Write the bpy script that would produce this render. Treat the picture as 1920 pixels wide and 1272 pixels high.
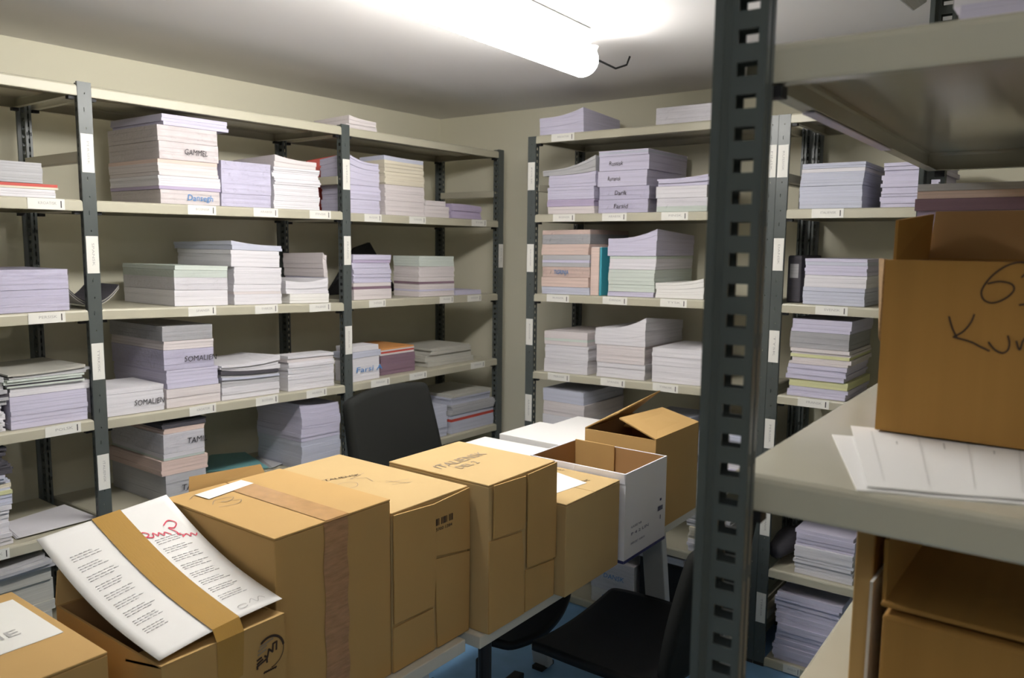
import bpy, math, random
from mathutils import Vector, Matrix, noise
random.seed(7)
scene = bpy.context.scene
for o in list(bpy.data.objects): bpy.data.objects.remove(o)
COL = scene.collection

# ---------------------------------------------------------------- camera
FPX, YAW, PITCH, ROLL, CAMZ = 1502.04, math.radians(36.8545), math.radians(6.786), math.radians(0.5992), 1.5727
CF = Vector((-math.sin(YAW)*math.cos(PITCH), math.cos(YAW)*math.cos(PITCH), -math.sin(PITCH)))
_r = Vector((math.cos(YAW), math.sin(YAW), 0)); _u = _r.cross(CF)
CR = _r*math.cos(ROLL)+_u*math.sin(ROLL); CU = -_r*math.sin(ROLL)+_u*math.cos(ROLL)
CP = Vector((0, 0, CAMZ))
cd = bpy.data.cameras.new('camera'); cam = bpy.data.objects.new('camera', cd); COL.objects.link(cam)
cd.sensor_width = 23.6; cd.lens = FPX*23.6/1920; cd.clip_start = 0.05
cd.dof.use_dof = True; cd.dof.focus_distance = 1.75; cd.dof.aperture_fstop = 4.5
cam.matrix_world = Matrix(((CR.x, CU.x, -CF.x, 0), (CR.y, CU.y, -CF.y, 0), (CR.z, CU.z, -CF.z, CAMZ), (0, 0, 0, 1)))
scene.camera = cam
def at(px, py, x=None, y=None, z=None):
    """the point of a measured surface (a wall, shelf front, table top) seen at a place of the photograph"""
    d = CF + CR*((px-960)/FPX) - CU*((py-636)/FPX)
    t = x/d.x if x is not None else y/d.y if y is not None else (z-CAMZ)/d.z
    return CP + d*t

# ---------------------------------------------------------------- world, exposure, lamp
w = bpy.data.worlds.new('world'); scene.world = w; w.use_nodes = True
w.node_tree.nodes['Background'].inputs[0].default_value = (0.9, 0.92, 1, 1)
w.node_tree.nodes['Background'].inputs[1].default_value = 0.05
scene.view_settings.view_transform = 'Standard'; scene.view_settings.look = 'None'
scene.view_settings.exposure = 1.36; scene.view_settings.gamma = 1.0; scene.view_settings.use_curve_mapping = False
LAMP_STRENGTH = 15.5
XW, YW, HC = -2.965, 3.290, 2.232            # left wall, back wall, ceiling
XE, YF = 1.10, -2.1                          # right wall, wall behind the camera

# ---------------------------------------------------------------- materials
def mat(name, col, rough=0.6, metal=0.0, spec=0.5, coat=0.0, coat_rough=0.1, emit=None, var=None, bump=None):
    m = bpy.data.materials.new(name); m.use_nodes = True; nt = m.node_tree; b = nt.nodes['Principled BSDF']
    b.inputs['Base Color'].default_value = (*col, 1); b.inputs['Roughness'].default_value = rough
    b.inputs['Metallic'].default_value = metal; b.inputs['Specular IOR Level'].default_value = spec
    b.inputs['Coat Weight'].default_value = coat; b.inputs['Coat Roughness'].default_value = coat_rough
    if emit:
        b.inputs['Emission Color'].default_value = (*emit[0], 1); b.inputs['Emission Strength'].default_value = emit[1]
    if var or bump:
        tc = nt.nodes.new('ShaderNodeTexCoord')
    if var:     # (scale vec, amount, detail)
        mp = nt.nodes.new('ShaderNodeMapping'); mp.inputs['Scale'].default_value = var[0]
        nz = nt.nodes.new('ShaderNodeTexNoise'); nz.inputs['Scale'].default_value = 1; nz.inputs['Detail'].default_value = var[2]
        mr = nt.nodes.new('ShaderNodeMapRange'); mr.inputs['From Min'].default_value = .3; mr.inputs['From Max'].default_value = .7
        mr.inputs['To Min'].default_value = 1-var[1]; mr.inputs['To Max'].default_value = 1+var[1]*.4
        mx = nt.nodes.new('ShaderNodeMix'); mx.data_type = 'RGBA'; mx.blend_type = 'MULTIPLY'; mx.inputs[0].default_value = 1
        mx.inputs[6].default_value = (*col, 1)
        nt.links.new(tc.outputs['Object'], mp.inputs['Vector']); nt.links.new(mp.outputs[0], nz.inputs['Vector'])
        nt.links.new(nz.outputs['Fac'], mr.inputs['Value']); nt.links.new(mr.outputs[0], mx.inputs[7])
        nt.links.new(mx.outputs[2], b.inputs['Base Color'])
    if bump:    # (scale vec, strength, distance)
        mp = nt.nodes.new('ShaderNodeMapping'); mp.inputs['Scale'].default_value = bump[0]
        nz = nt.nodes.new('ShaderNodeTexNoise'); nz.inputs['Scale'].default_value = 1; nz.inputs['Detail'].default_value = 3
        bp = nt.nodes.new('ShaderNodeBump'); bp.inputs['Strength'].default_value = bump[1]; bp.inputs['Distance'].default_value = bump[2]
        nt.links.new(tc.outputs['Object'], mp.inputs['Vector']); nt.links.new(mp.outputs[0], nz.inputs['Vector'])
        nt.links.new(nz.outputs['Fac'], bp.inputs['Height']); nt.links.new(bp.outputs[0], b.inputs['Normal'])
    return m
def paper(name, col):
    return mat(name, col, .75, spec=.25, var=((3, 3, 420), .13, 2), bump=((4, 4, 500), .35, .0015))
M = dict(
 wall=mat('cream_wall_paint', (.72, .69, .55), .85, spec=.2, bump=((60, 60, 60), .1, .002)),
 ceiling=mat('ceiling_paint', (.78, .76, .75), .9, spec=.2),
 floor=mat('blue_vinyl', (.20, .40, .66), .45, var=((14, 14, 14), .1, 4)),
 steel=mat('grey_cream_enamel', (.50, .475, .37), .36, spec=.5, var=((5, 5, 5), .05, 3)),
 steel_c=mat('worn_grey_cream_enamel', (.50, .475, .38), .17, spec=.6, var=((5, 5, 5), .06, 3)),
 post=mat('slate_grey_enamel', (.082, .095, .092), .34, spec=.5, var=((20, 20, 8), .08, 3)),
 black=mat('black_plastic', (.012, .012, .014), .5, spec=.35),
 fabric=mat('charcoal_fabric', (.02, .021, .02), .95, spec=.1, bump=((700, 700, 700), .3, .001)),
 white=paper('white_paper', (.76, .745, .785)),
 bright=mat('bright_paper', (.80, .79, .77), .7, spec=.25),
 lilac=paper('lilac_paper', (.63, .605, .755)),
 violet=paper('violet_paper', (.50, .43, .60)),
 cream=paper('cream_paper', (.74, .68, .55)),
 pink=paper('pink_paper', (.74, .58, .52)),
 blush=paper('blush_paper', (.73, .675, .68)),
 grey=paper('grey_paper', (.50, .50, .52)),
 blue=paper('pale_blue_paper', (.58, .60, .71)),
 mint=paper('pale_green_paper', (.63, .69, .64)),
 yellow=paper('yellow_paper', (.70, .70, .40)),
 dark=paper('dark_printed_paper', (.09, .085, .10)),
 plum=paper('plum_paper', (.26, .17, .22)),
 news=paper('newsprint', (.52, .51, .46)),
 teal=mat('teal_card', (.06, .38, .48), .5),
 aqua=mat('aqua_card', (.22, .50, .52), .45),
 red=mat('red_card', (.55, .07, .05), .5),
 orange=mat('orange_card', (.75, .35, .12), .5),
 card=mat('brown_cardboard', (.52, .33, .128), .8, spec=.25, var=((3, 3, 1), .07, 5), bump=((2, 220, 2), .06, .001)),
 card_pale=mat('pale_cardboard', (.52, .37, .175), .8, spec=.25, var=((3, 3, 2), .06, 5)),
 card_dark=mat('corrugated_edge', (.36, .22, .10), .9, var=((300, 300, 300), .3, 2)),
 card_white=mat('white_coated_cardboard', (.80, .80, .86), .45, spec=.4),
 card_in=mat('inner_cardboard', (.43, .25, .11), .85, spec=.2, var=((2, 2, 2), .08, 3)),
 card_k=mat('kraft_cardboard', (.42, .225, .062), .8, spec=.2, var=((60, 3, 1), .06, 4)),
 tape=mat('brown_packing_tape', (.43, .25, .06), .22, spec=.5, bump=((60, 400, 60), .25, .001)),
 tape_clear=mat('worn_clear_tape', (.50, .285, .11), .25, spec=.5, var=((40, 40, 40), .15, 3), bump=((60, 60, 400), .3, .001)),
 tape_red=mat('aged_clear_tape', (.46, .25, .12), .25, spec=.5, var=((30, 30, 160), .25, 3), bump=((60, 60, 500), .4, .001)),
 sticker=mat('white_sticker', (.80, .79, .74), .5),
 ink=mat('black_ink', (.03, .025, .03), .6),
 pencil=mat('faded_grey_ink', (.30, .24, .17), .8),
 print=mat('grey_print', (.42, .41, .40), .8),
 red_ink=mat('red_ink', (.65, .04, .09), .6),
 blue_ink=mat('blue_ink', (.05, .25, .60), .6),
 navy=mat('navy_print', (.03, .035, .16), .5),
 marker=mat('brown_black_marker', (.045, .022, .012), .5),
 table=mat('white_table_laminate', (.62, .60, .54), .4),
 table_leg=mat('light_grey_metal', (.50, .52, .54), .4),
 lamp=mat('lamp_diffuser', (.9, .9, .85), .4, emit=((1.0, .975, .935), LAMP_STRENGTH)),
 lamp_fill=mat('fill_lamp_diffuser', (.9, .9, .85), .4, emit=((1.0, .975, .95), LAMP_STRENGTH*.24)),
 lamp_cap=mat('lamp_end_plastic', (.75, .75, .72), .4),
 rubber=mat('black_rubber', (.02, .02, .02), .8),
)
def plastic(name, tint, mixf):
    m = bpy.data.materials.new(name); m.use_nodes = True; nt = m.node_tree; nt.nodes.clear()
    o = nt.nodes.new('ShaderNodeOutputMaterial'); mx = nt.nodes.new('ShaderNodeMixShader'); t = nt.nodes.new('ShaderNodeBsdfTransparent')
    g = nt.nodes.new('ShaderNodeBsdfGlossy'); g.inputs['Roughness'].default_value = .16; g.inputs['Color'].default_value = (1, 1, 1, 1)
    t.inputs['Color'].default_value = (*tint, 1)
    fr = nt.nodes.new('ShaderNodeFresnel'); fr.inputs['IOR'].default_value = mixf; ml = nt.nodes.new('ShaderNodeMath'); ml.operation = 'MULTIPLY'; ml.inputs[1].default_value = .42
    tc = nt.nodes.new('ShaderNodeTexCoord'); mp = nt.nodes.new('ShaderNodeMapping'); mp.inputs['Scale'].default_value = (35, 35, 60)
    nz = nt.nodes.new('ShaderNodeTexNoise'); nz.inputs['Scale'].default_value = 1; nz.inputs['Detail'].default_value = 3; nz.inputs['Distortion'].default_value = 1.5
    bp = nt.nodes.new('ShaderNodeBump'); bp.inputs['Strength'].default_value = 1; bp.inputs['Distance'].default_value = .016
    L = nt.links.new
    L(tc.outputs['Object'], mp.inputs['Vector']); L(mp.outputs[0], nz.inputs['Vector']); L(nz.outputs['Fac'], bp.inputs['Height'])
    L(bp.outputs[0], g.inputs['Normal']); L(bp.outputs[0], fr.inputs['Normal']); L(fr.outputs[0], ml.inputs[0]); L(ml.outputs[0], mx.inputs[0])
    L(t.outputs[0], mx.inputs[1]); L(g.outputs[0], mx.inputs[2]); L(mx.outputs[0], o.inputs['Surface'])
    return m
M['wrap'] = plastic('clear_plastic_wrap', (.995, .995, 1), 1.5)

# ---------------------------------------------------------------- builders
WORLD = {}
def wmat(o): return WORLD.get(o.name, Matrix.Identity(4))
def link(o, parent=None, mw=None):
    COL.objects.link(o)
    if parent is not None:
        o.parent = parent; WORLD[o.name] = wmat(parent)
    elif mw is not None:
        o.matrix_world = mw; WORLD[o.name] = mw
    else: WORLD[o.name] = Matrix.Identity(4)
    return o
def tag(o, label, cat, group=None, kind=None):
    if label: o['label'] = label
    if cat: o['category'] = cat
    if group: o['group'] = group
    if kind: o['kind'] = kind
    return o
def empty(name, loc, rz=0.0):
    o = bpy.data.objects.new(name, None); o.empty_display_size = .05
    return link(o, mw=Matrix.Translation(loc) @ Matrix.Rotation(rz, 4, 'Z'))
class MB:
    """collects faces in world coordinates and links them as one mesh object"""
    def __init__(s): s.v = []; s.f = []; s.m = []
    def add(s, vs, fs, mi=0):
        b = len(s.v); s.v += [Vector(v) for v in vs]; s.f += [tuple(i+b for i in f) for f in fs]; s.m += [mi]*len(fs)
    def box(s, x0, x1, y0, y1, z0, z1, mi=0, T=None):
        vs = [Vector((x, y, z)) for z in (z0, z1) for y in (y0, y1) for x in (x0, x1)]
        if T is not None: vs = [T @ v for v in vs]
        s.add(vs, [(0, 2, 3, 1), (4, 5, 7, 6), (0, 1, 5, 4), (2, 6, 7, 3), (0, 4, 6, 2), (1, 3, 7, 5)], mi)
    def quad(s, a, b, c, d, mi=0): s.add([a, b, c, d], [(0, 1, 2, 3)], mi)
    def slab(s, a, b, c, d, n, t, mi=0):
        n = Vector(n)*t; P = [Vector(p) for p in (a, b, c, d)]
        s.add(P+[p+n for p in P], [(3, 2, 1, 0), (4, 5, 6, 7), (0, 1, 5, 4), (1, 2, 6, 5), (2, 3, 7, 6), (3, 0, 4, 7)], mi)
    def bar(s, a, b, wx, wy, mi=0, side=(0, 0, 1)):
        a, b = Vector(a), Vector(b); d = (b-a).normalized(); u = d.cross(Vector(side)).normalized()*wx/2; v = d.cross(u).normalized()*wy/2
        s.add([a-u-v, a+u-v, a+u+v, a-u+v, b-u-v, b+u-v, b+u+v, b-u+v],
              [(3, 2, 1, 0), (4, 5, 6, 7), (0, 1, 5, 4), (1, 2, 6, 5), (2, 3, 7, 6), (3, 0, 4, 7)], mi)
    def tube(s, pts, r, n=10, mi=0, cap=True):
        pts = [Vector(p) for p in pts]; rs = r if isinstance(r, (list, tuple)) else [r]*len(pts); b = len(s.v)
        for i, p in enumerate(pts):
            d = (pts[min(i+1, len(pts)-1)]-pts[max(i-1, 0)]).normalized()
            u = d.cross(Vector((0, 0, 1))) if abs(d.z) < .95 else d.cross(Vector((1, 0, 0))); u.normalize(); v = d.cross(u)
            s.v += [p+(u*math.cos(2*math.pi*k/n)+v*math.sin(2*math.pi*k/n))*rs[i] for k in range(n)]
        for i in range(len(pts)-1):
            for k in range(n):
                s.f.append((b+i*n+k, b+i*n+(k+1) % n, b+(i+1)*n+(k+1) % n, b+(i+1)*n+k)); s.m.append(mi)
        if cap:
            s.f += [tuple(b+k for k in range(n))[::-1], tuple(b+(len(pts)-1)*n+k for k in range(n))]; s.m += [mi, mi]
    def build(s, name, mats, parent=None, mw=None, smooth=False, bevel=0, solid=0, sub=0):
        me = bpy.data.meshes.new(name); o = bpy.data.objects.new(name, me)
        link(o, parent, mw); inv = wmat(o).inverted()
        me.from_pydata([inv @ v for v in s.v], [], s.f)
        for m in (mats if isinstance(mats, (list, tuple)) else [mats]): me.materials.append(m)
        for p, mi in zip(me.polygons, s.m): p.material_index = mi; p.use_smooth = smooth
        me.update()
        if solid:
            md = o.modifiers.new('thickness', 'SOLIDIFY'); md.thickness = solid; md.offset = 0
        if bevel:
            md = o.modifiers.new('bevel', 'BEVEL'); md.width = bevel; md.segments = 2; md.limit_method = 'ANGLE'
        if sub:
            md = o.modifiers.new('sub', 'SUBSURF'); md.levels = sub; md.render_levels = sub
        return o
class Frame:
    """a flat place on a surface: origin, right, up, outward normal"""
    def __init__(s, o, u, v, n=None):
        s.o = Vector(o); s.u = Vector(u).normalized(); s.v = Vector(v).normalized(); s.n = Vector(n).normalized() if n else s.u.cross(s.v).normalized()
    def p(s, a, b, h=.0006): return s.o+s.u*a+s.v*b+s.n*h
def strokes(mb, fr, lines, width, mi=0, h=.0007, scale=1.0):
    for pts in lines:
        pts = [Vector((a*scale, b*scale, 0)) for a, b in pts]
        for i in range(len(pts)-1):
            d = pts[i+1]-pts[i]
            if d.length < 1e-6: continue
            d.normalize(); q = Vector((-d.y, d.x, 0))*width/2; e = d*width*.3
            c = [pts[i]-e-q, pts[i+1]+e-q, pts[i+1]+e+q, pts[i]-e+q]
            mb.quad(*[fr.p(k.x, k.y, h+i*2e-6) for k in c], mi)
def curve_pts(ctrl, n=10):
    out = []; P = [ctrl[0]]+list(ctrl)+[ctrl[-1]]
    for i in range(1, len(P)-2):
        for k in range(n):
            t = k/n; r = []
            for c in (0, 1):
                a, b, cc, d = P[i-1][c], P[i][c], P[i+1][c], P[i+2][c]
                r.append(.5*((2*b)+(-a+cc)*t+(2*a-5*b+4*cc-d)*t*t+(-a+3*b-3*cc+d)*t**3))
            out.append(tuple(r))
    out.append(ctrl[-1]); return out
def arc(cx, cy, r, a0, a1, n=24, ry=None):
    return [(cx+r*math.cos(math.radians(a0+(a1-a0)*k/n)), cy+(ry or r)*math.sin(math.radians(a0+(a1-a0)*k/n))) for k in range(n+1)]
_tc = {}
def text_geo(s):
    if s not in _tc:
        cu = bpy.data.curves.new('t', 'FONT'); cu.body = s; cu.size = 1; cu.resolution_u = 2
        o = bpy.data.objects.new('t', cu); COL.objects.link(o); dg = bpy.context.evaluated_depsgraph_get(); dg.update()
        me = bpy.data.meshes.new_from_object(o.evaluated_get(dg))
        vs = [(v.co.x, v.co.y) for v in me.vertices]; fs = [tuple(p.vertices) for p in me.polygons]
        bpy.data.objects.remove(o); bpy.data.meshes.remove(me); bpy.data.curves.remove(cu)
        _tc[s] = (vs, fs, max([v[0] for v in vs]+[.01]))
    return _tc[s]
def text(mb, fr, s, width, height, mi=0, x=0, y=0, slant=0, h=.0007, wob=0):
    vs, fs, wd = text_geo(s); sx = width/wd; sy = height/.7
    mb.add([fr.p(x+a*sx+b*sy*slant, y+b*sy+wob*math.sin(a*5), h) for a, b in vs], fs, mi)

# ---------------------------------------------------------------- room
def wall(name, x0, x1, y0, y1, z0, z1, m):
    mb = MB(); mb.box(x0, x1, y0, y1, z0, z1); o = mb.build(name, m); o['kind'] = 'structure'; return o
wall('floor', XW-.1, XE+.1, YF-.1, YW+.1, -.1, 0, M['floor'])
wall('ceiling', XW-.1, XE+.1, YF-.1, YW+.1, HC, HC+.1, M['ceiling'])
wall('wall_left', XW-.1, XW, YF, YW, 0, HC, M['wall'])
wall('wall_back', XW-.1, XE+.1, YW, YW+.1, 0, HC, M['wall'])
wall('wall_right', XE, XE+.1, YF, YW, 0, HC, M['wall'])
wall('wall_front', XW-.1, XE+.1, YF-.1, YF, 0, HC, M['wall'])

# ceiling lamp: a batten with a round diffuser
def ceiling_lamp(label, lx, ly0, ly1, lz, dx, m, cable=None):
    lamp = empty('ceiling_lamp', (lx, (ly1+ly0)/2, HC)); tag(lamp, label, 'lamp', 'fluorescent lamps on the ceiling')
    a, b = Vector((lx+dx, ly0, lz)), Vector((lx, ly1, lz)); d = (b-a).normalized(); r = .052
    prof = [(0, .012), (.006, .032), (.018, .046), (.035, r)]
    mb = MB(); mb.tube([a+d*s for s, _ in prof]+[b-d*s for s, _ in prof[::-1]], [q for _, q in prof]+[q for _, q in prof[::-1]], 24)
    mb.build('diffuser', m, lamp, smooth=True)
    mb = MB(); mb.bar(a+Vector((0, .05, .067)), b+Vector((0, -.05, .064)), .088, .040); mb.build('batten', M['lamp_cap'], lamp, bevel=.004)
    mb = MB(); mb.tube([b+Vector((0, -.004, .0)), b+Vector((.0, .012, .0)), b+Vector((0, .02, .01)), b+Vector((.006, .03, .055))], [.03, .026, .018, .012], 14); mb.build('end_cap', M['lamp_cap'], lamp, smooth=True)
    if cable:
        mb = MB(); mb.tube(cable+[b+Vector((.0, .02, .02))], .0035, 8); mb.build('power_cable', M['rubber'], lamp, smooth=True)
c0 = at(1181, 106, z=HC-.004)
ceiling_lamp('long glowing fluorescent tube lamp on the ceiling above the box table', -1.385, .84, 2.235, 2.145, .070, M['lamp'], [c0, c0+Vector((-.005, -.012, -.03)), c0+Vector((-.03, -.045, -.045))])
ceiling_lamp('added unseen fill tube lamp on the ceiling in front of the right wall', .25, -.95, .22, 2.145, 0, M['lamp_fill'])  # invented lamp out of view, added to brighten near shelving and aisle faces

# ---------------------------------------------------------------- shelving
def plate(mb, o, u, v, W, H, holes, mi=0):
    """a flat strip W wide and H tall with real punched holes: rows (x0, x1, z0, pitch, height)"""
    o, u, v = Vector(o), Vector(u), Vector(v)
    rows = []
    for x0, x1, z0, pitch, hh in holes:
        z = z0
        while z+hh < H-.01: rows.append((z, z+hh, x0, x1)); z += pitch
    rows.sort(); q = lambda a, b, c, d: mb.quad(o+u*a+v*c, o+u*b+v*c, o+u*b+v*d, o+u*a+v*d, mi)
    z = 0
    for za, zb, x0, x1 in rows:
        if za < z: continue
        q(0, W, z, za); q(0, x0, za, zb); q(x1, W, za, zb); z = zb
    q(0, W, z, H)
def make_post(parent, cx, cy, ang, H, big=False, front=True):
    """perforated upright; its face looks along ang; width 40 mm, depth 45 mm"""
    W, D = .0395, .040
    n = Vector((math.cos(ang), math.sin(ang), 0)); s = Vector((-math.sin(ang), math.cos(ang), 0)); up = Vector((0, 0, 1)); c = Vector((cx, cy, 0))
    mb = MB()
    f = [(W*.40, W*.44, .045, .1, .012), (W*.58, W*.62, .0452, .1, .012), (W*.47, W*.53, .095, .1, .005)]
    plate(mb, c-s*W/2, s, up, W, H, [f[0], f[2]])
    for k in (-1, 1):                         # the two sides with the ladder of slots
        p = c+s*W/2*k; g = .0105
        a = .30 if not big else .36
        plate(mb, p-n*.0, -n, up, D*.18, H, [])
        mb.quad(p-n*D*.18, p-n*D*.26-s*k*g, p-n*D*.26-s*k*g+up*H, p-n*D*.18+up*H)
        plate(mb, p-n*D*.26-s*k*g, -n, up, D*.74, H, [(D*.14, D*.58, .0095, .0262, .0115)])
        plate(mb, p-n*D-s*k*g, -s*k, up, W*.17, H, [(W*.05, W*.13, .03, .104, .012)])   # return flange
    o = mb.build('post', M['post'], parent, solid=.0018)
    mb = MB(); T = Matrix.Translation(c) @ Matrix.Rotation(ang, 4, 'Z')
    mb.box(-D-.002, .002, -W/2+.0005, W/2-.0005, 0, .012, T=T); mb.build('foot', M['rubber'], o)
    return o
def make_shelf(parent, x0, x1, y0, y1, za, zb, axis, m, lip=.032, fl=.016):
    """steel tray with rounded edge, turned down lip and return flange; za, zb: height of its top at both ends"""
    rings = [(fl, -lip), (0, -lip), (-.0004, -lip+.002), (0, -.006), (.0015, -.0025), (.005, 0)]
    mb = MB(); b = 0; L0, L1 = (y0, y1) if axis == 'y' else (x0, x1)
    def zt(x, y): t = ((y if axis == 'y' else x)-L0)/(L1-L0); return za+(zb-za)*t
    for ins, dz in rings:
        for x, y in ((x0+ins, y0+ins), (x1-ins, y0+ins), (x1-ins, y1-ins), (x0+ins, y1-ins)): mb.v.append(Vector((x, y, zt(x, y)+dz)))
    for i in range(len(rings)-1):
        for k in range(4):
            mb.f.append((i*4+k, i*4+(k+1) % 4, (i+1)*4+(k+1) % 4, (i+1)*4+k)); mb.m.append(0)
    k = (len(rings)-1)*4; mb.f.append((k, k+1, k+2, k+3)); mb.m.append(0)
    # stiffening channel underneath
    xm, ym = (x0+x1)/2, (y0+y1)/2
    if axis == 'y': cs = [(xm-.04, y0+.02), (xm+.04, y0+.02), (xm+.04, y1-.02), (xm-.04, y1-.02)]
    else: cs = [(x0+.02, ym-.04), (x1-.02, ym-.04), (x1-.02, ym+.04), (x0+.02, ym+.04)]
    mb.add([(x, y, zt(x, y)-.012) for x, y in cs]+[(x, y, zt(x, y)-.002) for x, y in cs], [(3, 2, 1, 0), (0, 1, 5, 4), (1, 2, 6, 5), (2, 3, 7, 6), (3, 0, 4, 7)])
    return mb.build('shelf', m, parent, solid=.0012)
WORDS = ['POLSK', 'FRANSK', 'ITALIENSK', 'SPANSK', 'TYSK', 'RUSSISK', 'ARABISK', 'KROATISK', 'ENGELSK', 'SVENSK', 'TYRKISK', 'PERSISK', 'DANSK', 'FINSK', 'BOSNISK']
_wi = [0]
def word(): _wi[0] += 1; return WORDS[_wi[0]*7 % len(WORDS)]
def shelf_label(parent, fr, w, h=.031, tick=True):
    mb = MB(); mb.quad(fr.p(0, 0, .0006), fr.p(w, 0, .0006), fr.p(w, h, .0006), fr.p(0, h, .0006)); mb.quad(fr.p(0, h, .0002), fr.p(w, h, .0002), fr.p(w, 0, .0002), fr.p(0, 0, .0002))
    text(mb, fr, word(), w*.5, h*.26, 1, w*.27, h*.45, h=.0009)
    if tick: mb.quad(fr.p(w*.88, h*.18, .0009), fr.p(w*.91, h*.18, .0009), fr.p(w*.91, h*.82, .0009), fr.p(w*.88, h*.82, .0009), 2)
    return mb.build('label', [M['sticker'], M['print'], M['ink']], parent)
def post_label(parent, c, n, s, z0, z1, w=.036):
    """paper label with upright writing on the face of a post: c foot centre, n outward, s sideways"""
    fr = Frame(Vector(c)+Vector(n)*.0016-Vector(s)*w/2+Vector((0, 0, z0)), s, (0, 0, 1), n)
    h = z1-z0; mb = MB()
    mb.quad(fr.p(0, 0), fr.p(w, 0), fr.p(w, h), fr.p(0, h)); mb.quad(fr.p(0, h, .0002), fr.p(w, h, .0002), fr.p(w, 0, .0002), fr.p(0, 0, .0002))
    f2 = Frame(fr.p(w*.45, h*.82, 0), (0, 0, -1), Vector(s), n); text(mb, f2, word(), h*.62, w*.2, 1, h=.0009)
    return mb.build('label', [M['sticker'], M['print']], parent)

XA, YB, DEP = -2.4572, 2.859, .42
AY = [.1756, 1.1756, 2.1756, 3.1756]
Z_A = [  # per shelf, per bay: height of the lip centre at both ends
 [(2.005, 2.005)]*3,
 [(1.672, 1.672), (1.672, 1.676), (1.672, 1.669)],
 [(1.345, 1.346), (1.346, 1.315), (1.320, 1.308)],
 [(1.020, 1.010), (1.006, .981), (.981, .982)],
 [(.690, .680), (.675, .660), (.652, .645)],
 [(.345, .345)]*3, [(.03, .03)]*3]
def sA(k, bay, y):
    a, b = Z_A[k-1][bay]; return a+(b-a)*(y-AY[bay]-.0215)/.957+.0162
ua = empty('shelving_unit', (XA, 1.6756, 0))
tag(ua, 'long steel shelving unit along the left wall with slate uprights', 'shelving unit')
posts_a = [make_post(ua, XA, y, 0, 2.03) for y in AY]
rear_a = [make_post(ua, XA-DEP, y, math.pi, 2.03, front=False) for y in AY]
shelf_a = {}
for k in range(1, 8):
    for bay in range(3):
        za, zb = Z_A[k-1][bay]
        shelf_a[k, bay] = make_shelf(ua, XA-DEP+.002, XA-.001, AY[bay]+.0215, AY[bay+1]-.0215, za+.016, zb+.016, 'y', M['steel'])
        for y, z, s in ((AY[bay], za, 1), (AY[bay+1], zb, -1)):
            for x in (XA-.03, XA-DEP+.012):
                mb = MB(); mb.box(x, x+.018, min(y+s*.0215, y+s*.040), max(y+s*.0215, y+s*.040), z-.026, z-.0165); mb.build('shelf_clip', M['black'], ua)
for i, y in enumerate(AY):
    mb = MB(); mb.box(XA-DEP+.03, XA-.038, y-.013, y+.013, 1.80, 1.832)
    mb.build('side_brace', M['steel'], ua, bevel=.002)
    mb = MB(); mb.box(XA-DEP+.03, XA-.038, y-.013, y+.013, .17, .20); mb.build('side_brace', M['steel'], ua, bevel=.002)
def a_labels(k, bay, spans, top=0):
    for l, r in spans:
        zc = sum(Z_A[k-1][bay])/2; p = at(l, 380, x=XA); y0 = at(l, {1: 250, 2: 395, 3: 585, 4: 770, 5: 1040}[k], x=XA).y; y1 = at(r, {1: 250, 2: 395, 3: 585, 4: 770, 5: 1040}[k], x=XA).y
        zc = (sA(k, bay, y0)+sA(k, bay, y1))/2-.016
        shelf_label(shelf_a[k, bay], Frame((XA+.0004, y0, zc-.0155+top), (0, 1, 0), (0, 0, 1)), y1-y0)
a_labels(2, 0, [(52, 122)]); a_labels(2, 1, [(352, 405), (475, 521), (580, 620)]); a_labels(2, 2, [(683, 715), (767, 798), (884, 912)])
a_labels(3, 0, [(52, 122)]); a_labels(3, 1, [(353, 405), (478, 521), (580, 620)]); a_labels(3, 2, [(692, 723), (824, 850), (876, 902)])
a_labels(4, 0, [(82, 150)]); a_labels(4, 1, [(355, 405), (480, 522), (575, 613)]); a_labels(4, 2, [(696, 731), (768, 800), (882, 908)])
a_labels(5, 0, [(-40, 18)])
def a_post(i, spans):
    for a, b in spans:
        z1 = at([0, 170, 650, 937][i], a, x=XA).z; z0 = at([0, 170, 650, 937][i], b, x=XA).z
        post_label(posts_a[i], (XA, AY[i], 0), (1, 0, 0), (0, 1, 0), z0, z1)
a_post(1, [(252, 324), (443, 513), (645, 714), (857, 924)]); a_post(2, [(299, 356), (443, 497), (612, 665)]); a_post(3, [(458, 502)])

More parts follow.
